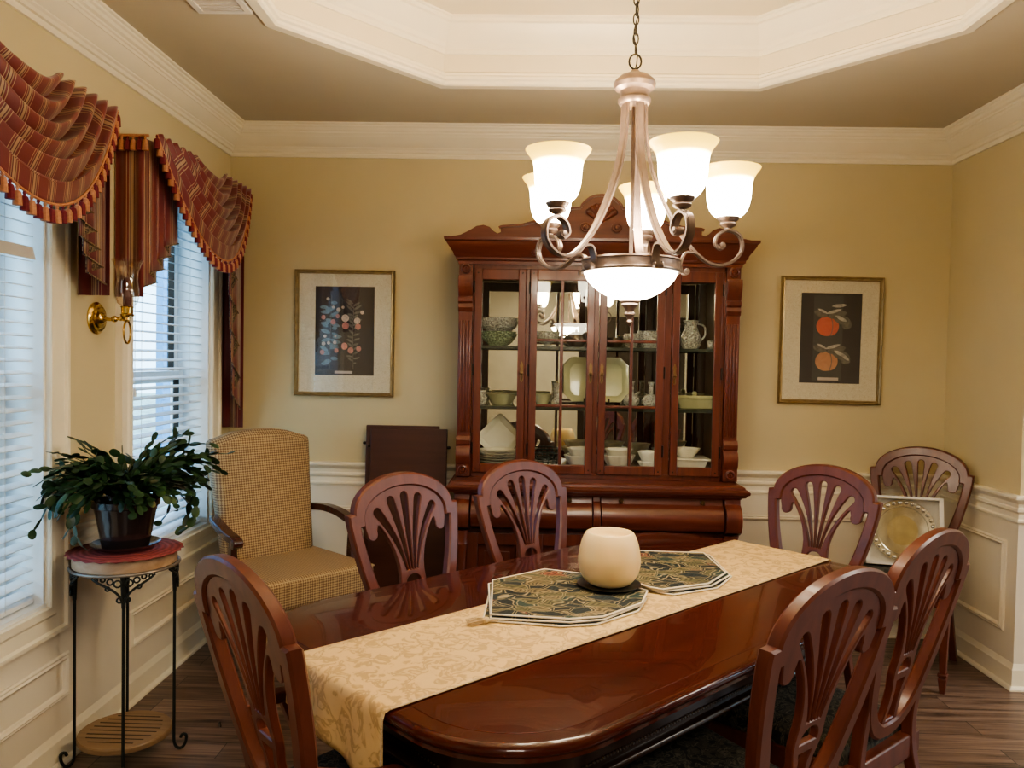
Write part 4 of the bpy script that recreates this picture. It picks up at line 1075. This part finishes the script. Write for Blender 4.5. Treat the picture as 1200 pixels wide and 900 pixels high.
# ------------------------------------------------------------------ dining table
TX, TY, TA = .28, 2.467, 44.2
tb = thing('dining_table', 'large dark mahogany dining table with rounded corners in the middle of the room', 'table', (TX,TY,0), R(TA))
def outline(inset=0, L=.985, Wd=.562, r=.27, n=12):
    L -= inset; Wd -= inset; r -= inset; pts = []
    for cx, cy, a0 in ((L-r,Wd-r,0),(-L+r,Wd-r,90),(-L+r,-Wd+r,180),(L-r,-Wd+r,270)):
        for k in range(n+1):
            a = R(a0+90*k/n); pts.append((cx+r*math.cos(a), cy+r*math.sin(a)))
    out = []
    for x, y in pts:    # slight bow of the sides
        out.append((x+(.018*(1-(y/Wd)**2) if x > 0 else -.018*(1-(y/Wd)**2)), y+(.012 if y > 0 else -.012)*(1-(x/L)**2)))
    return out
def loft(prof, mat, name, par=tb, smooth=50):
    vs = []; fs = []; n = None
    for ins, z_ in prof:
        o = outline(ins); n = len(o); vs += [(x,y,z_) for x, y in o]
    for i in range(len(prof)-1):
        for k in range(n): fs.append((i*n+k,i*n+(k+1)%n,(i+1)*n+(k+1)%n,(i+1)*n+k))
    fs.append(tuple(range(n-1,-1,-1))); fs.append(tuple((len(prof)-1)*n+k for k in range(n)))
    m = MB(); m.add(vs, fs); return m.build(name, mat, par, smooth=smooth)
top = loft([(.05,.722),(.022,.722),(.010,.728),(.012,.736),(.003,.742),(0,.750),(.002,.758),(.010,.7635),(.020,.765)], M_table, 'tabletop')
loft([(.055,.7642),(.055,.7656),(.057,.766)], M_table, 'top_field', top, 30)
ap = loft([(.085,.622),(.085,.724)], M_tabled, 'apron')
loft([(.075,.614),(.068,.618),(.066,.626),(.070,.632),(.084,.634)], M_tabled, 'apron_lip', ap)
o = outline(.083); m = MB(); P_ = [Vector(p) for p in o]; acc = 0; step = .011
for a, b in zip(P_, P_[1:]+P_[:1]):
    L = (b-a).length; s = acc
    while s < L:
        p = a.lerp(b, s/L); m.ball((p.x,p.y,.648), .0042, n=6, m=4); s += step
    acc = s-L
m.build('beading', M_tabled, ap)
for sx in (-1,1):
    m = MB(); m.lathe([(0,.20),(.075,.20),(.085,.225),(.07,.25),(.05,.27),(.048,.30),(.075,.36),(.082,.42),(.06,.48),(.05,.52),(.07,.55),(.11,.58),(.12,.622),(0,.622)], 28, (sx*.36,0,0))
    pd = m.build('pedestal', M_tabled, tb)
    for a in (45,135,225,315):
        c, s = math.cos(R(a)), math.sin(R(a)); f = MB()
        f.strap([(sx*.36+c*q,s*q,z_) for q, z_ in ((.03,.25),(.08,.235),(.13,.17),(.17,.09),(.20,.035),(.225,.022))], (-s,c,0), .045, .04); f.build('foot', M_tabled, pd, bevel=.006)

# runner
def rl(y, k): return .132-.032*(y/.203)
rc = -.012
def runner_fn(u, v):
    y = -.203+.406*v; Le = 1.006; zt = .7685; rr = .012; dl = rl(y,0)
    # arc-length parameter: left drop, bend, top, bend, right drop
    flat = 2*(Le-rr); tot = dl+flat+dl+2*rr*1.57
    s = u*tot
    y2 = y+rc
    if s < dl: x, z_ = -Le-.002, zt-rr-(dl-s); w = (dl-s)
    elif s < dl+rr*1.57: a = (s-dl)/rr; x, z_ = -Le+rr-rr*math.cos(a), zt-rr+rr*math.sin(a); w = 0
    elif s < dl+rr*1.57+flat: x, z_ = -Le+rr+(s-dl-rr*1.57), zt; w = 0
    elif s < dl+2*rr*1.57+flat: a = (s-dl-rr*1.57-flat)/rr; x, z_ = Le-rr+rr*math.sin(a), zt-rr+rr*math.cos(a); w = 0
    else: x, z_ = Le+.002, zt-rr-(s-dl-2*rr*1.57-flat); w = s-dl-2*rr*1.57-flat
    if w > 0: x += (1 if x > 0 else -1)*(.006*math.sin(y*38)+.004)*min(1,w*8)
    return (x, y2, z_)
U = []
m = MB(); m.grid(lambda u, v: runner_fn(u, v), 150, 24, lambda u, v: (u*2.5, v*.406))
rn = thing('table_runner', 'cream and gold damask runner laid along the dining table, hanging over its end', 'runner', (TX,TY,0), R(TA))
ro = m.build('cloth', M_runner, rn, smooth=60); sd = ro.modifiers.new('solid','SOLIDIFY'); sd.thickness = .0022; sd.offset = 1
m = MB()
for s in (-1,1): m.tube([(x,rc+s*.203,.7700) for x in (-.99,0,.99)], .0020, 6)
for e in (-1,1):
    for s in (-1,1): m.tube([(e*1.010,rc+s*.203,.757),(e*1.016,rc+s*.203,.757-rl(s*.203,0))], .0020, 6)
m.build('edge_cord', M_tan, rn)

# placemats
def placemat(poly, z_, da, dx, dy, label, group):
    c = Vector((sum(p[0] for p in poly)/len(poly), sum(p[1] for p in poly)/len(poly)))
    t = thing('placemat', label, 'placemat', (c.x+dx,c.y+dy,z_), R(da), group)
    loc = [(p[0]-c.x,p[1]-c.y) for p in poly]
    MB().prism(loc, 0, .0042).build('cloth', M_mat, t, smooth=0)
    fine = []
    for p, q in zip(loc, loc[1:]+loc[:1]):
        for k in range(6): fine.append(Vector((p[0],p[1],.0032)).lerp(Vector((q[0],q[1],.0032)), k/6))
    MB().tube(fine, .0030, 8, True).build('piping', M_pipe, t)
PL = [(-.112,2.535),(.058,2.688),(.190,2.640),(.245,2.595),(.375,2.462),(.340,2.335),(.214,2.200),(.118,2.172),(-.100,2.195)]
PR = [(.40,2.985),(.66,2.975),(.675,2.70),(.586,2.561),(.425,2.482),(.385,2.505),(.318,2.60),(.33,2.86)]
for k, (da, dx, dy, lb) in enumerate(((-3.0,-.010,-.022,'bottom'),(2.0,-.008,-.006,'middle'),(0,0,0,'top'))):
    placemat(PL, .7718+.0072*k, da, dx, dy, 'leaf-patterned octagonal placemat, %s of the left stack in front of the globe candle' % lb, 'placemats stacked on the runner')
for k, (da, dx, dy, lb) in enumerate(((3.0,.022,-.004,'bottom'),(-1.5,.014,.003,'middle'),(0,0,0,'top'))):
    placemat(PR, .7718+.0072*k, da, dx, dy, 'leaf-patterned octagonal placemat, %s of the right stack behind the globe candle' % lb, 'placemats stacked on the runner')
t = thing('fabric_tassel', 'small tan tassel poking out from under the left placemats', 'tassel', (-.118,2.165,.7725), R(200))
m = MB(); rt_ = random.Random(5)
for k in range(26):
    a = 2*PI*k/26; rr = .004+.003*(k % 3)
    m.tube([(0,rr*math.cos(a)*.6,.010+rr*math.sin(a)*.6),(.020,rr*1.3*math.cos(a),.010+rr*math.sin(a)),(.046+rt_.uniform(-.006,.006),1.9*rr*math.cos(a),.0075+rr*.7*math.sin(a))], .0011, 4)
m.build('skirt', M_tan, t, weld=False)
MB().ball((-.006,0,.010),.011,.010,.009).build('knot', M_tan, t)
MB().tube([(-.012,0,.010),(-.04,.0,.004),(-.06,-.003,.002)], .0022, 6).build('cord', M_tan, t)
# globe candle on a dark saucer
SX, SY = .258, 2.497
tag(MB().shell([(0,0),(.05,0),(.095,.005),(.101,.009),(.05,.005),(0,.005)], 40).build('candle_saucer', M_blackc, loc=(SX,SY,.7930)), 'thin black saucer under the globe candle on the placemats', 'saucer')
pr_ = [(0,0),(.05,0),(.074,.012),(.092,.040),(.0985,.075),(.095,.108),(.088,.138),(.078,.160),(.072,.166),(.066,.165),(.061,.156),(.050,.140),(0,.134)]
cd = thing('globe_candle', 'cream globe candle with a flat hollow top in the middle of the table', 'candle', (SX,SY,.7985))
MB().lathe([(p.x,p.y) for p in cat(pr_,4)], 48).build('wax', M_candle, cd, smooth=180)
MB().tube([(0,0,.13),(.001,0,.143)], .0012, 6).build('wick', M_blackc, cd)

# ------------------------------------------------------------------ upholstered armchair
t = thing('armchair', 'tan checked upholstered armchair with dark wooden arms by the second window', 'armchair', (-1.150,3.815,0), R(46))
def cushion(name, x0, x1, y0, y1, z0, z1, r, mat, par, tap=0):
    m = MB(); m.hexa([(x0,y0,z0),(x1,y0,z0),(x1-tap,y1,z0),(x0+tap,y1,z0)],[(x0,y0,z1),(x1,y0,z1),(x1-tap,y1,z1),(x0+tap,y1,z1)])
    return m.build(name, mat, par, bevel=r, seg=4, smooth=60)
st = cushion('seat', -.295,.295,-.285,.27,.355,.500,.030,M_dot,t,.025)
m = MB(); z_ = .487
m.tube([(-.285,.25,z_),(-.288,-.275,z_),(.288,-.275,z_),(.265,.25,z_)], .005, 6); m.build('welt', M_tan, st)
bo = [(0,.42),(.235,.42),(.245,.60),(.262,.90),(.272,1.045),(.268,1.068),(.25,1.080),(.21,1.090),(.15,1.110),(.08,1.120),(0,1.122)]
me = shape2d([mirror(bo)], .105, .028); m = MB(); ML = Matrix(((1,0,0,0),(0,1,.20,.225-.20*.45),(0,0,1,0),(0,0,0,1)))
m.mesh(me, ML @ XZ); bk = m.build('backrest', M_dot, t, smooth=70)
for s in (-1,1):
    m = MB(); pts = cat([(s*.262,.30,.700),(s*.296,.20,.705),(s*.316,.10,.695),(s*.322,.0,.672),(s*.318,-.055,.660),(s*.316,-.080,.642)],5)
    m.strap(pts, (1,0,0), [.040+.010*math.sin(PI*i/(len(pts)-1)) for i in range(len(pts))], .034)
    m.lathe([(0,-.026),(.022,-.024),(.022,.024),(0,.026)], 14, M=Matrix.Translation((s*.316,-.070,.646)) @ Matrix.Rotation(R(90),4,'Y'))
    q = cat([(s*.318,-.045,.655),(s*.320,-.035,.60),(s*.312,-.04,.53),(s*.303,-.05,.42),(s*.300,-.06,.37)],5); m.strap(q, (1,0,0), .030, .040)
    m.build('armrest', M_arm, t, smooth=30, bevel=.007, weld=False)
for s in (-1,1):
    for y, dy in ((-.25,0),(.22,.06)):
        m = MB(); m.hexa([(s*.255-.015,y+dy-.015,0),(s*.255+.015,y+dy-.015,0),(s*.255+.015,y+dy+.015,0),(s*.255-.015,y+dy+.015,0)],[(s*.255-.024,y-.024,.36),(s*.255+.024,y-.024,.36),(s*.255+.024,y+.024,.36),(s*.255-.024,y+.024,.36)])
        m.build('leg', M_arm, t, bevel=.004)

# ------------------------------------------------------------------ table leaves
def leaf(x0, x1, yb, yt, zt, label):
    t = thing('table_leaf', label, 'table leaf', ((x0+x1)/2,yb,.003), 0, 'spare table leaves leaning on the back wall')
    t.rotation_euler.x = -math.atan2(yt-yb, zt)
    w = (x1-x0)/2
    MB().box(-w,w,-.013,.013,0,zt).build('board', M_leaf, t, bevel=.004)
    for s in (-1,1):
        for z_ in (.12,zt-.10):
            m = MB(); m.lathe([(0,0),(.008,0),(.008,.014),(.005,.018),(0,.019)], 12, M=Matrix.Translation((s*w,0,z_)) @ Matrix.Rotation(R(90*s),4,'Y')); m.build('alignment_pin', M_dark_steel, t)
leaf(-.905,-.500,4.29,4.365,1.128,'dark wooden table leaf leaning on the back wall, the one behind')
leaf(-.872,-.452,4.245,4.330,1.115,'dark wooden table leaf leaning on the back wall, the one in front')

# ------------------------------------------------------------------ plant stand and plant
PX, PY = -1.478, 2.862
t = thing('plant_stand', 'round plant stand with thin black iron legs and two wooden shelves', 'plant stand', (PX,PY,0))
tp = MB().lathe([(0,.728),(.170,.728),(.176,.733),(.176,.772),(.172,.777),(0,.777)], 48).build('top', M_plantw, t)
m = MB(); m.tube([(.183*math.cos(2*PI*k/40),.183*math.sin(2*PI*k/40),.728) for k in range(40)], .006, 8, True); m.build('iron_hoop', plain('worn_hoop',(.22,.19,.16),.4,.5), t)
sh = MB().lathe([(0,.088),(.158,.088),(.160,.092),(.160,.106),(.157,.110),(0,.110)], 40).build('lower_shelf', M_shelfw, t)
m = MB()
for k in range(8):
    y = -.105+.03*k; L = math.sqrt(max(0,.125**2-y*y*.8)); m.box(-L,L,y-.0022,y+.0022,.1095,.1112)
m.build('slots', M_dark, sh, smooth=0, weld=False)
for a in (205,295,25,115):
    c, s = math.cos(R(a)), math.sin(R(a)); rr = .166
    m = MB(); pts = [(c*rr,s*rr,.735),(c*rr,s*rr,.40),(c*rr,s*rr,.075)]
    pts += [(c*(rr+.022-.022*math.cos(q)), s*(rr+.022-.022*math.cos(q)), .045-.040*math.sin(q)) for q in [PI*k/10 for k in range(0,11)]]
    pts += [(c*(rr+.034+.010*math.cos(q)), s*(rr+.034+.010*math.cos(q)), .045+.012*math.sin(q)) for q in [PI*k/6 for k in range(0,7)]]
    m.tube(pts, .0056, 8); m.build('leg', M_iron, t)
    m = MB()      # openwork bracket under the hoop, following the hoop either side of the leg
    m.tube([(c*rr,s*rr,.72),(c*rr,s*rr,.61)], [.011,.007], 8)
    for sg in (-1,1):
        def hp(d, z_): q = R(a)+sg*d/.176; return (.178*math.cos(q),.178*math.sin(q),z_)
        m.tube(cat([hp(.0,.625),hp(.012,.655),hp(.03,.675),hp(.055,.690),hp(.085,.705),hp(.105,.718)],4), .0042, 6)
        for d, z_, r in ((.018,.70,.012),(.042,.708,.010),(.066,.716,.008),(.012,.642,.009),(.05,.684,.007),(.09,.714,.006)):
            m.tube([hp(d+r*math.cos(2*PI*k/10), z_+r*math.sin(2*PI*k/10)) for k in range(10)], .0032, 5, True)
    m.build('bracket', M_iron, t, weld=False)
m = MB(); n = 96
vs = [(0,0,.0035)]; fs = []
for j in (1,2):
    for k in range(n):
        q = 2*PI*k/n; r = (.12 if j == 1 else .196*(1+.018*math.sin(24*q))); vs.append((r*math.cos(q), r*math.sin(q), .0035 if j == 1 else .001-.002*math.sin(24*q)))
for k in range(n): fs.append((0,1+k,1+(k+1)%n)); fs.append((1+k,1+n+k,1+n+(k+1)%n,1+(k+1)%n))
m.add(vs, fs); dl = m.build('scalloped_mat', M_doily, loc=(PX,PY,.7795), smooth=60); sd = dl.modifiers.new('solid','SOLIDIFY'); sd.thickness = .002
tag(dl, 'round red woven mat with scalloped edge on top of the plant stand', 'mat')
tag(MB().shell([(0,0),(.085,0),(.105,.010),(.118,.020),(.119,.024),(.100,.014),(.08,.005),(0,.005)], 40).build('plant_saucer', M_pot, loc=(PX,PY,.7845)), 'dark glazed saucer under the plant pot on the red mat', 'saucer')
t = thing('potted_cactus', 'bushy green christmas cactus in a dark glazed pot on the stand', 'plant', (PX,PY,.7905))
pp = [(.074,0),(.080,.004),(.092,.07),(.103,.13),(.108,.150),(.116,.154),(.117,.176),(.114,.180)]
MB().shell([(0,0)]+pp+[(.106,.178),(.098,.14),(.088,.06),(.07,.010),(0,.010)], 40).build('pot', M_pot, t)
MB().lathe([(0,.150),(.098,.150),(.098,.158),(0,.165)], 24).build('soil', M_soil, t)
rnd = random.Random(11)
leafm = MB(); stem = MB()
AX = Vector((.42,.82,0)).normalized(); AP = Vector((.86,-.40,0)).normalized()
def segment(p, d, L, w, nrm):
    d = d.normalized(); s = d.cross(nrm).normalized(); nn = s.cross(d).normalized()
    shp = [(0,.25),(.2,.80),(.45,1.0),(.72,.95),(.92,.66),(1,.28)]
    vs = []; fs = []
    for q, k in shp:
        c = p+d*L*q
        for a, b in ((-1,0),(0,.15),(1,0),(0,-.15)): vs.append(c+s*a*w*k+nn*b*w*k)
    for i in range(5):
        for k in range(4): fs.append((i*4+k,i*4+(k+1)%4,i*4+4+(k+1)%4,i*4+4+k))
    fs.append((3,2,1,0)); fs.append((20,21,22,23))
    leafm.add(vs, fs)
def ok(q):
    r = math.hypot(q.x,q.y)
    return not (q.z < .20 and r < .145)
def branch(az, reach, rise, droop, width=1.0):
    dirh = (AX*math.cos(az)+AP*math.sin(az)*.78); k = dirh.length; dn = dirh.normalized()
    r0 = rnd.uniform(.0,.05)
    p = Vector((dn.x*r0,dn.y*r0,.200)); L = .041*rnd.uniform(.9,1.15)
    n = max(3,int(reach*k/L*1.15)); tilt = rise
    for i in range(n):
        d = dn*math.cos(tilt)+Vector((0,0,1))*math.sin(tilt)
        d += Vector((rnd.uniform(-.22,.22),rnd.uniform(-.22,.22),rnd.uniform(-.15,.15))); d.normalize()
        w = rnd.uniform(.0110,.0165)*width
        nrm = Vector((rnd.uniform(-.8,.8),rnd.uniform(-.8,.8),1)).normalized()
        q = p+d*L
        if PX+q.x < -1.650: q.x = -1.650-PX+rnd.uniform(0,.012); d = (q-p).normalized()
        if not ok(q):
            rr = max(.06,math.hypot(q.x,q.y)); q.x *= .15/rr; q.y *= .15/rr; d = (q-p).normalized()
        segment(p, d, (q-p).length*1.08, w, nrm)
        if i > 0 and rnd.random() < .38:
            d2 = (d+Vector((rnd.uniform(-1,1),rnd.uniform(-1,1),rnd.uniform(-.3,.8)))*.8).normalized(); e = q+d2*L*.9
            if PX+e.x > -1.655 and ok(e): segment(q, d2, L*.95, w*.92, nrm)
        p = q; tilt -= droop/n*(1+.4*i/n)
for k in range(125):
    branch(rnd.uniform(0,2*PI), rnd.uniform(.12,.27), rnd.uniform(.25,1.15), rnd.uniform(.8,1.8))
for k in range(72):
    branch(rnd.choice((0,PI))+rnd.uniform(-.6,.6), rnd.uniform(.25,.37), rnd.uniform(.55,1.1), rnd.uniform(.9,1.9))
branch(.30,.40,.75,3.1); branch(-.15,.36,.6,3.2); branch(.1,.42,.7,3.0); branch(3.0,.36,.5,2.9)
for az, re_, ri in ((1.0,.20,1.35),(2.2,.22,1.3),(-.3,.22,1.3),(3.3,.26,1.2),(1.4,.19,1.25),(2.6,.24,1.15),(.4,.24,1.15),(3.0,.26,1.05),(-1.2,.18,1.3),(3.5,.22,1.2),(.1,.25,1.1),(2.9,.2,1.25),(.2,.2,1.25)): branch(az,re_,ri,.7)
leafm.build('foliage', M_cactus, t, smooth=50, weld=False)
for k in range(9):
    a = 2*PI*k/9; stem.tube(cat([(.02*math.cos(a),.02*math.sin(a),.155),(.035*math.cos(a),.035*math.sin(a),.20),(.06*math.cos(a),.06*math.sin(a),.235)],3), .004, 6)
stem.build('stems', plain('woody_stem',(.10,.07,.04),.8), t, weld=False)

# ------------------------------------------------------------------ chandelier
HX, HY = .293, 2.40
ch = thing('chandelier', 'bronze five-arm chandelier with glowing bell shades and a bowl, hanging over the table', 'chandelier', (HX,HY,0))
def shade_mat():
    m, nt, b = newmat('shade_glow')
    tc = N(nt,'ShaderNodeTexCoord'); sx = N(nt,'ShaderNodeSeparateXYZ'); nt.links.new(tc.outputs['Object'], sx.inputs[0])
    mr = N(nt,'ShaderNodeMapRange'); mr.inputs['From Min'].default_value = .098; mr.inputs['From Max'].default_value = .134
    nt.links.new(sx.outputs[2], mr.inputs['Value'])
    r = ramp(nt, [(0,(1,.88,.68)),(.6,(1,.63,.06))]); nt.links.new(mr.outputs[0], r.inputs[0])
    st = ramp(nt, [(0,(1,1,1)),(.5,(.12,.12,.12)),(1,(.075,.075,.075))]); nt.links.new(mr.outputs[0], st.inputs[0])
    mu = N(nt,'ShaderNodeMath', operation='MULTIPLY'); mu.inputs[1].default_value = SHADE; nt.links.new(st.outputs[0], mu.inputs[0])
    nt.links.new(r.outputs[0], b.inputs['Emission Color']); nt.links.new(mu.outputs[0], b.inputs['Emission Strength'])
    b.inputs['Base Color'].default_value = (.66,.46,.10,1); b.inputs['Roughness'].default_value = .35
    return m
SHADE, BOWL, UPL = 19.0, 18.0, 8.0
M_shade = shade_mat()
M_bowl = emis('bowl_glow', (1,.86,.64), BOWL)
MB().lathe([(0,2.372),(.012,2.370),(.020,2.360),(.044,2.352),(.060,2.338),(.063,2.328),(.058,2.316),(.044,2.308),(.041,2.296),(.042,2.288),(.049,2.284),(.049,2.276),(.044,2.268),(.015,2.262),(0,2.262)], 32).build('hub', M_bronze, ch)
m = MB(); z_ = 2.388; k = 0
m.tube([(.0,.018*math.cos(q),z_+.008+.022*math.sin(q)) if k % 2 else (.018*math.cos(q),0,z_+.008+.022*math.sin(q)) for q in [2*PI*i/16 for i in range(16)]], .003, 6, True)
z_ += .046
while z_ < TRAY-.05:
    k += 1
    m.tube([((0 if k % 2 else .008*math.cos(q)),(.008*math.cos(q) if k % 2 else 0),z_+.018*math.sin(q)) for q in [2*PI*i/14 for i in range(14)]], .0022, 6, True); z_ += .029
m.build('chain', M_chain, ch, weld=False)
m = MB(); m.tube([(.006*math.sin(i*.9),.006*math.cos(i*.9),2.37+i*.02) for i in range(int((TRAY-2.37)/.02))], .0022, 6); m.build('power_cord', M_chain, ch)
MB().lathe([(0,TRAY-.035),(.02,TRAY-.034),(.055,TRAY-.02),(.062,TRAY-.004),(.062,TRAY),(0,TRAY)], 28).build('ceiling_canopy', M_bronze, ch)
MB().tube([(0,0,2.27),(0,0,1.79)], .006, 10).build('rod', M_bronze, ch)
m = MB(); m.shell([(.138,1.768),(.148,1.768),(.149,1.774),(.146,1.779),(.146,1.800),(.149,1.803),(.147,1.808),(.138,1.808)], 48)
for a in range(5): m.tube([(0,0,1.80),(.14*math.cos(2*PI*a/5),.14*math.sin(2*PI*a/5),1.80)], .004, 6)
m.build('ring', M_bronze, ch, weld=False)
MB().shell([(p.x,p.y) for p in cat([(.141,1.772),(.132,1.752),(.112,1.728),(.078,1.704),(.040,1.690),(0,1.686)],4)]+[(0,1.690),(.08,1.709),(.13,1.754),(.136,1.772)], 48).build('bowl', M_bowl, ch, smooth=60)
MB().lathe([(0,1.690),(.030,1.689),(.031,1.683),(.024,1.678),(.026,1.672),(.016,1.662),(.011,1.652),(.016,1.648),(.017,1.644),(.010,1.637),(.007,1.628),(.010,1.622),(.004,1.612),(0,1.606)], 24).build('finial', M_bronze, ch)
ARM = cat([(.034,0,2.275),(.040,0,2.16),(.070,0,2.04),(.130,0,1.915),(.195,0,1.832),(.250,0,1.797),(.302,0,1.806),(.333,0,1.842),(.326,0,1.884),(.292,0,1.902),(.262,0,1.888),(.252,0,1.862),(.266,0,1.846),(.279,0,1.852),(.276,0,1.862)],6)
SCR = cat([(.215,0,1.816),(.190,0,1.832),(.165,0,1.832),(.152,0,1.810),(.150,0,1.785),(.160,0,1.768),(.173,0,1.771),(.172,0,1.781)],5)
def arm(par):
    a = MB(); a.strap([Vector(p)+Vector((0,0,0)) for p in ARM], (0,1,0), .026, .006)
    a.strap([Vector(p)+Vector((0,s*.0,0)) for p in ARM for s in (0,)], (0,1,0), .012, .010)
    for s in (-1,1):
        a.lathe([(0,0),(.009,0),(.008,.003),(.004,.004),(0,.004)], 12, M=Matrix.Translation((.272,s*.012,1.856)) @ Matrix.Rotation(R(-90*s),4,'X'))
    ao = a.build('arm', M_bronze, par, smooth=30, weld=False)
    s = MB(); s.strap(SCR, (0,1,0), .024, .006)
    for q in (-1,1): s.lathe([(0,0),(.009,0),(.008,.003),(0,.004)], 12, M=Matrix.Translation((.168,q*.011,1.776)) @ Matrix.Rotation(R(-90*q),4,'X'))
    s.build('scroll', M_bronze, ao, smooth=30, weld=False)
    MB().lathe([(0,1.900),(.010,1.900),(.009,1.908),(.022,1.914),(.026,1.920),(.022,1.926),(.030,1.932),(.034,1.940),(.030,1.946),(.030,1.952),(0,1.952)], 24, (.290,0,0)).build('cup', M_bronze, ao)
    sp_ = [(.030,0),(.040,.006),(.055,.024),(.064,.055),(.066,.085),(.069,.108),(.078,.128),(.088,.141),(.092,.148)]
    out = [(p.x,p.y) for p in cat(sp_,3)]
    inn = [(max(.0,r-.004),z_+(.002 if i == 0 else 0)) for i, (r, z_) in enumerate(out)]
    sh = MB().shell([(0,0)]+out+list(reversed(inn))+[(0,.004)], 36).build('shade', M_shade, ao, smooth=60); sh.location = (.290,0,1.938)
    return ao
a0 = arm(ch); base = 4
for k in range(5):
    a = a0 if k == 0 else copytree(a0, ch)
    a.rotation_euler.z = R(base-2+72*k)

# ------------------------------------------------------------------ outside
M_siding = plain('pale_blue_siding', (.10,.27,.50), .7, noise=.03)
m = MB()
def siding(y0, y1, x, z1):
    z_ = -.5
    while z_ < z1:
        m.hexa([(x+.03,y0,z_),(x+.03,y1,z_),(x-.1,y1,z_),(x-.1,y0,z_)],[(x+.005,y0,z_+.18),(x+.005,y1,z_+.18),(x-.1,y1,z_+.18),(x-.1,y0,z_+.18)]); z_ += .18
h = thing('neighbour_house', 'pale blue sided house wall glimpsed through the window blinds', 'house', (-6.0,7.0,0))
siding(-6.0,4.25,0,6); m.build('siding', M_siding, h, smooth=0, weld=False)
MB().box(0,.06,4.20,4.40,-.5,6).build('corner_board', M_white, h, smooth=0)
m = MB(); siding(5.75,12.0,0,6); m.build('siding', M_siding, h, smooth=0, weld=False)
struct(MB().box(-40,XL-.25,-20,40,-.62,-.5).build('ground', plain('lawn',(.34,.42,.38),.9,noise=.3,nscale=3), smooth=0))

# ------------------------------------------------------------------ lights
def light(name, kind, loc, power, color, size=.1, rot=None):
    l = bpy.data.lights.new(name, kind); l.energy = power; l.color = color
    if kind == 'AREA': l.size = size
    else: l.shadow_soft_size = size
    o = bpy.data.objects.new(name, l); C.objects.link(o); o.location = loc
    if rot: o.rotation_euler = rot
    return o
WARM = (1,.86,.66)
for k in range(5):
    a = R(base-2+72*k); light('bulb_light','POINT',(HX+.29*math.cos(a),HY+.29*math.sin(a),2.055),UPL,WARM,.03)
light('foyer_fill','AREA',(.3,-1.2,2.70),34,(1,.90,.76),.7)  # added fill light behind the camera, no fixture stands here
light('side_room_fill','AREA',(4.4,2.2,2.70),58,(1,.91,.78),1.6)  # unseen fill added beyond the right opening for ambient light
w = bpy.data.worlds.new('sky'); bpy.context.scene.world = w; w.use_nodes = True
bg = w.node_tree.nodes['Background']; bg.inputs[0].default_value = (.48,.77,1,1); bg.inputs[1].default_value = 3.0

# ------------------------------------------------------------------ camera
PITCH, YAW, ROLL = .0299, .0239, .0178
fw = Vector((-math.sin(YAW)*math.cos(PITCH), math.cos(YAW)*math.cos(PITCH), -math.sin(PITCH)))
rt = Vector((math.cos(YAW), math.sin(YAW), 0)); up = rt.cross(fw)
r2 = math.cos(ROLL)*rt+math.sin(ROLL)*up; u2 = -math.sin(ROLL)*rt+math.cos(ROLL)*up
cam = bpy.data.cameras.new('camera'); cam.sensor_width = 36; cam.lens = 929.36*36/1200; cam.clip_start = .02
co = bpy.data.objects.new('camera', cam); C.objects.link(co)
co.matrix_world = Matrix(((r2.x,u2.x,-fw.x,0),(r2.y,u2.y,-fw.y,0),(r2.z,u2.z,-fw.z,1.5),(0,0,0,1)))
sc = bpy.context.scene; sc.camera = co
sc.view_settings.view_transform = 'AgX'; sc.view_settings.look = 'AgX - Medium High Contrast'; sc.view_settings.exposure = 1.06
try:
    sc.cycles.use_denoising = True; sc.cycles.max_bounces = 8; sc.cycles.transparent_max_bounces = 16; sc.cycles.sample_clamp_indirect = 6
except Exception: pass
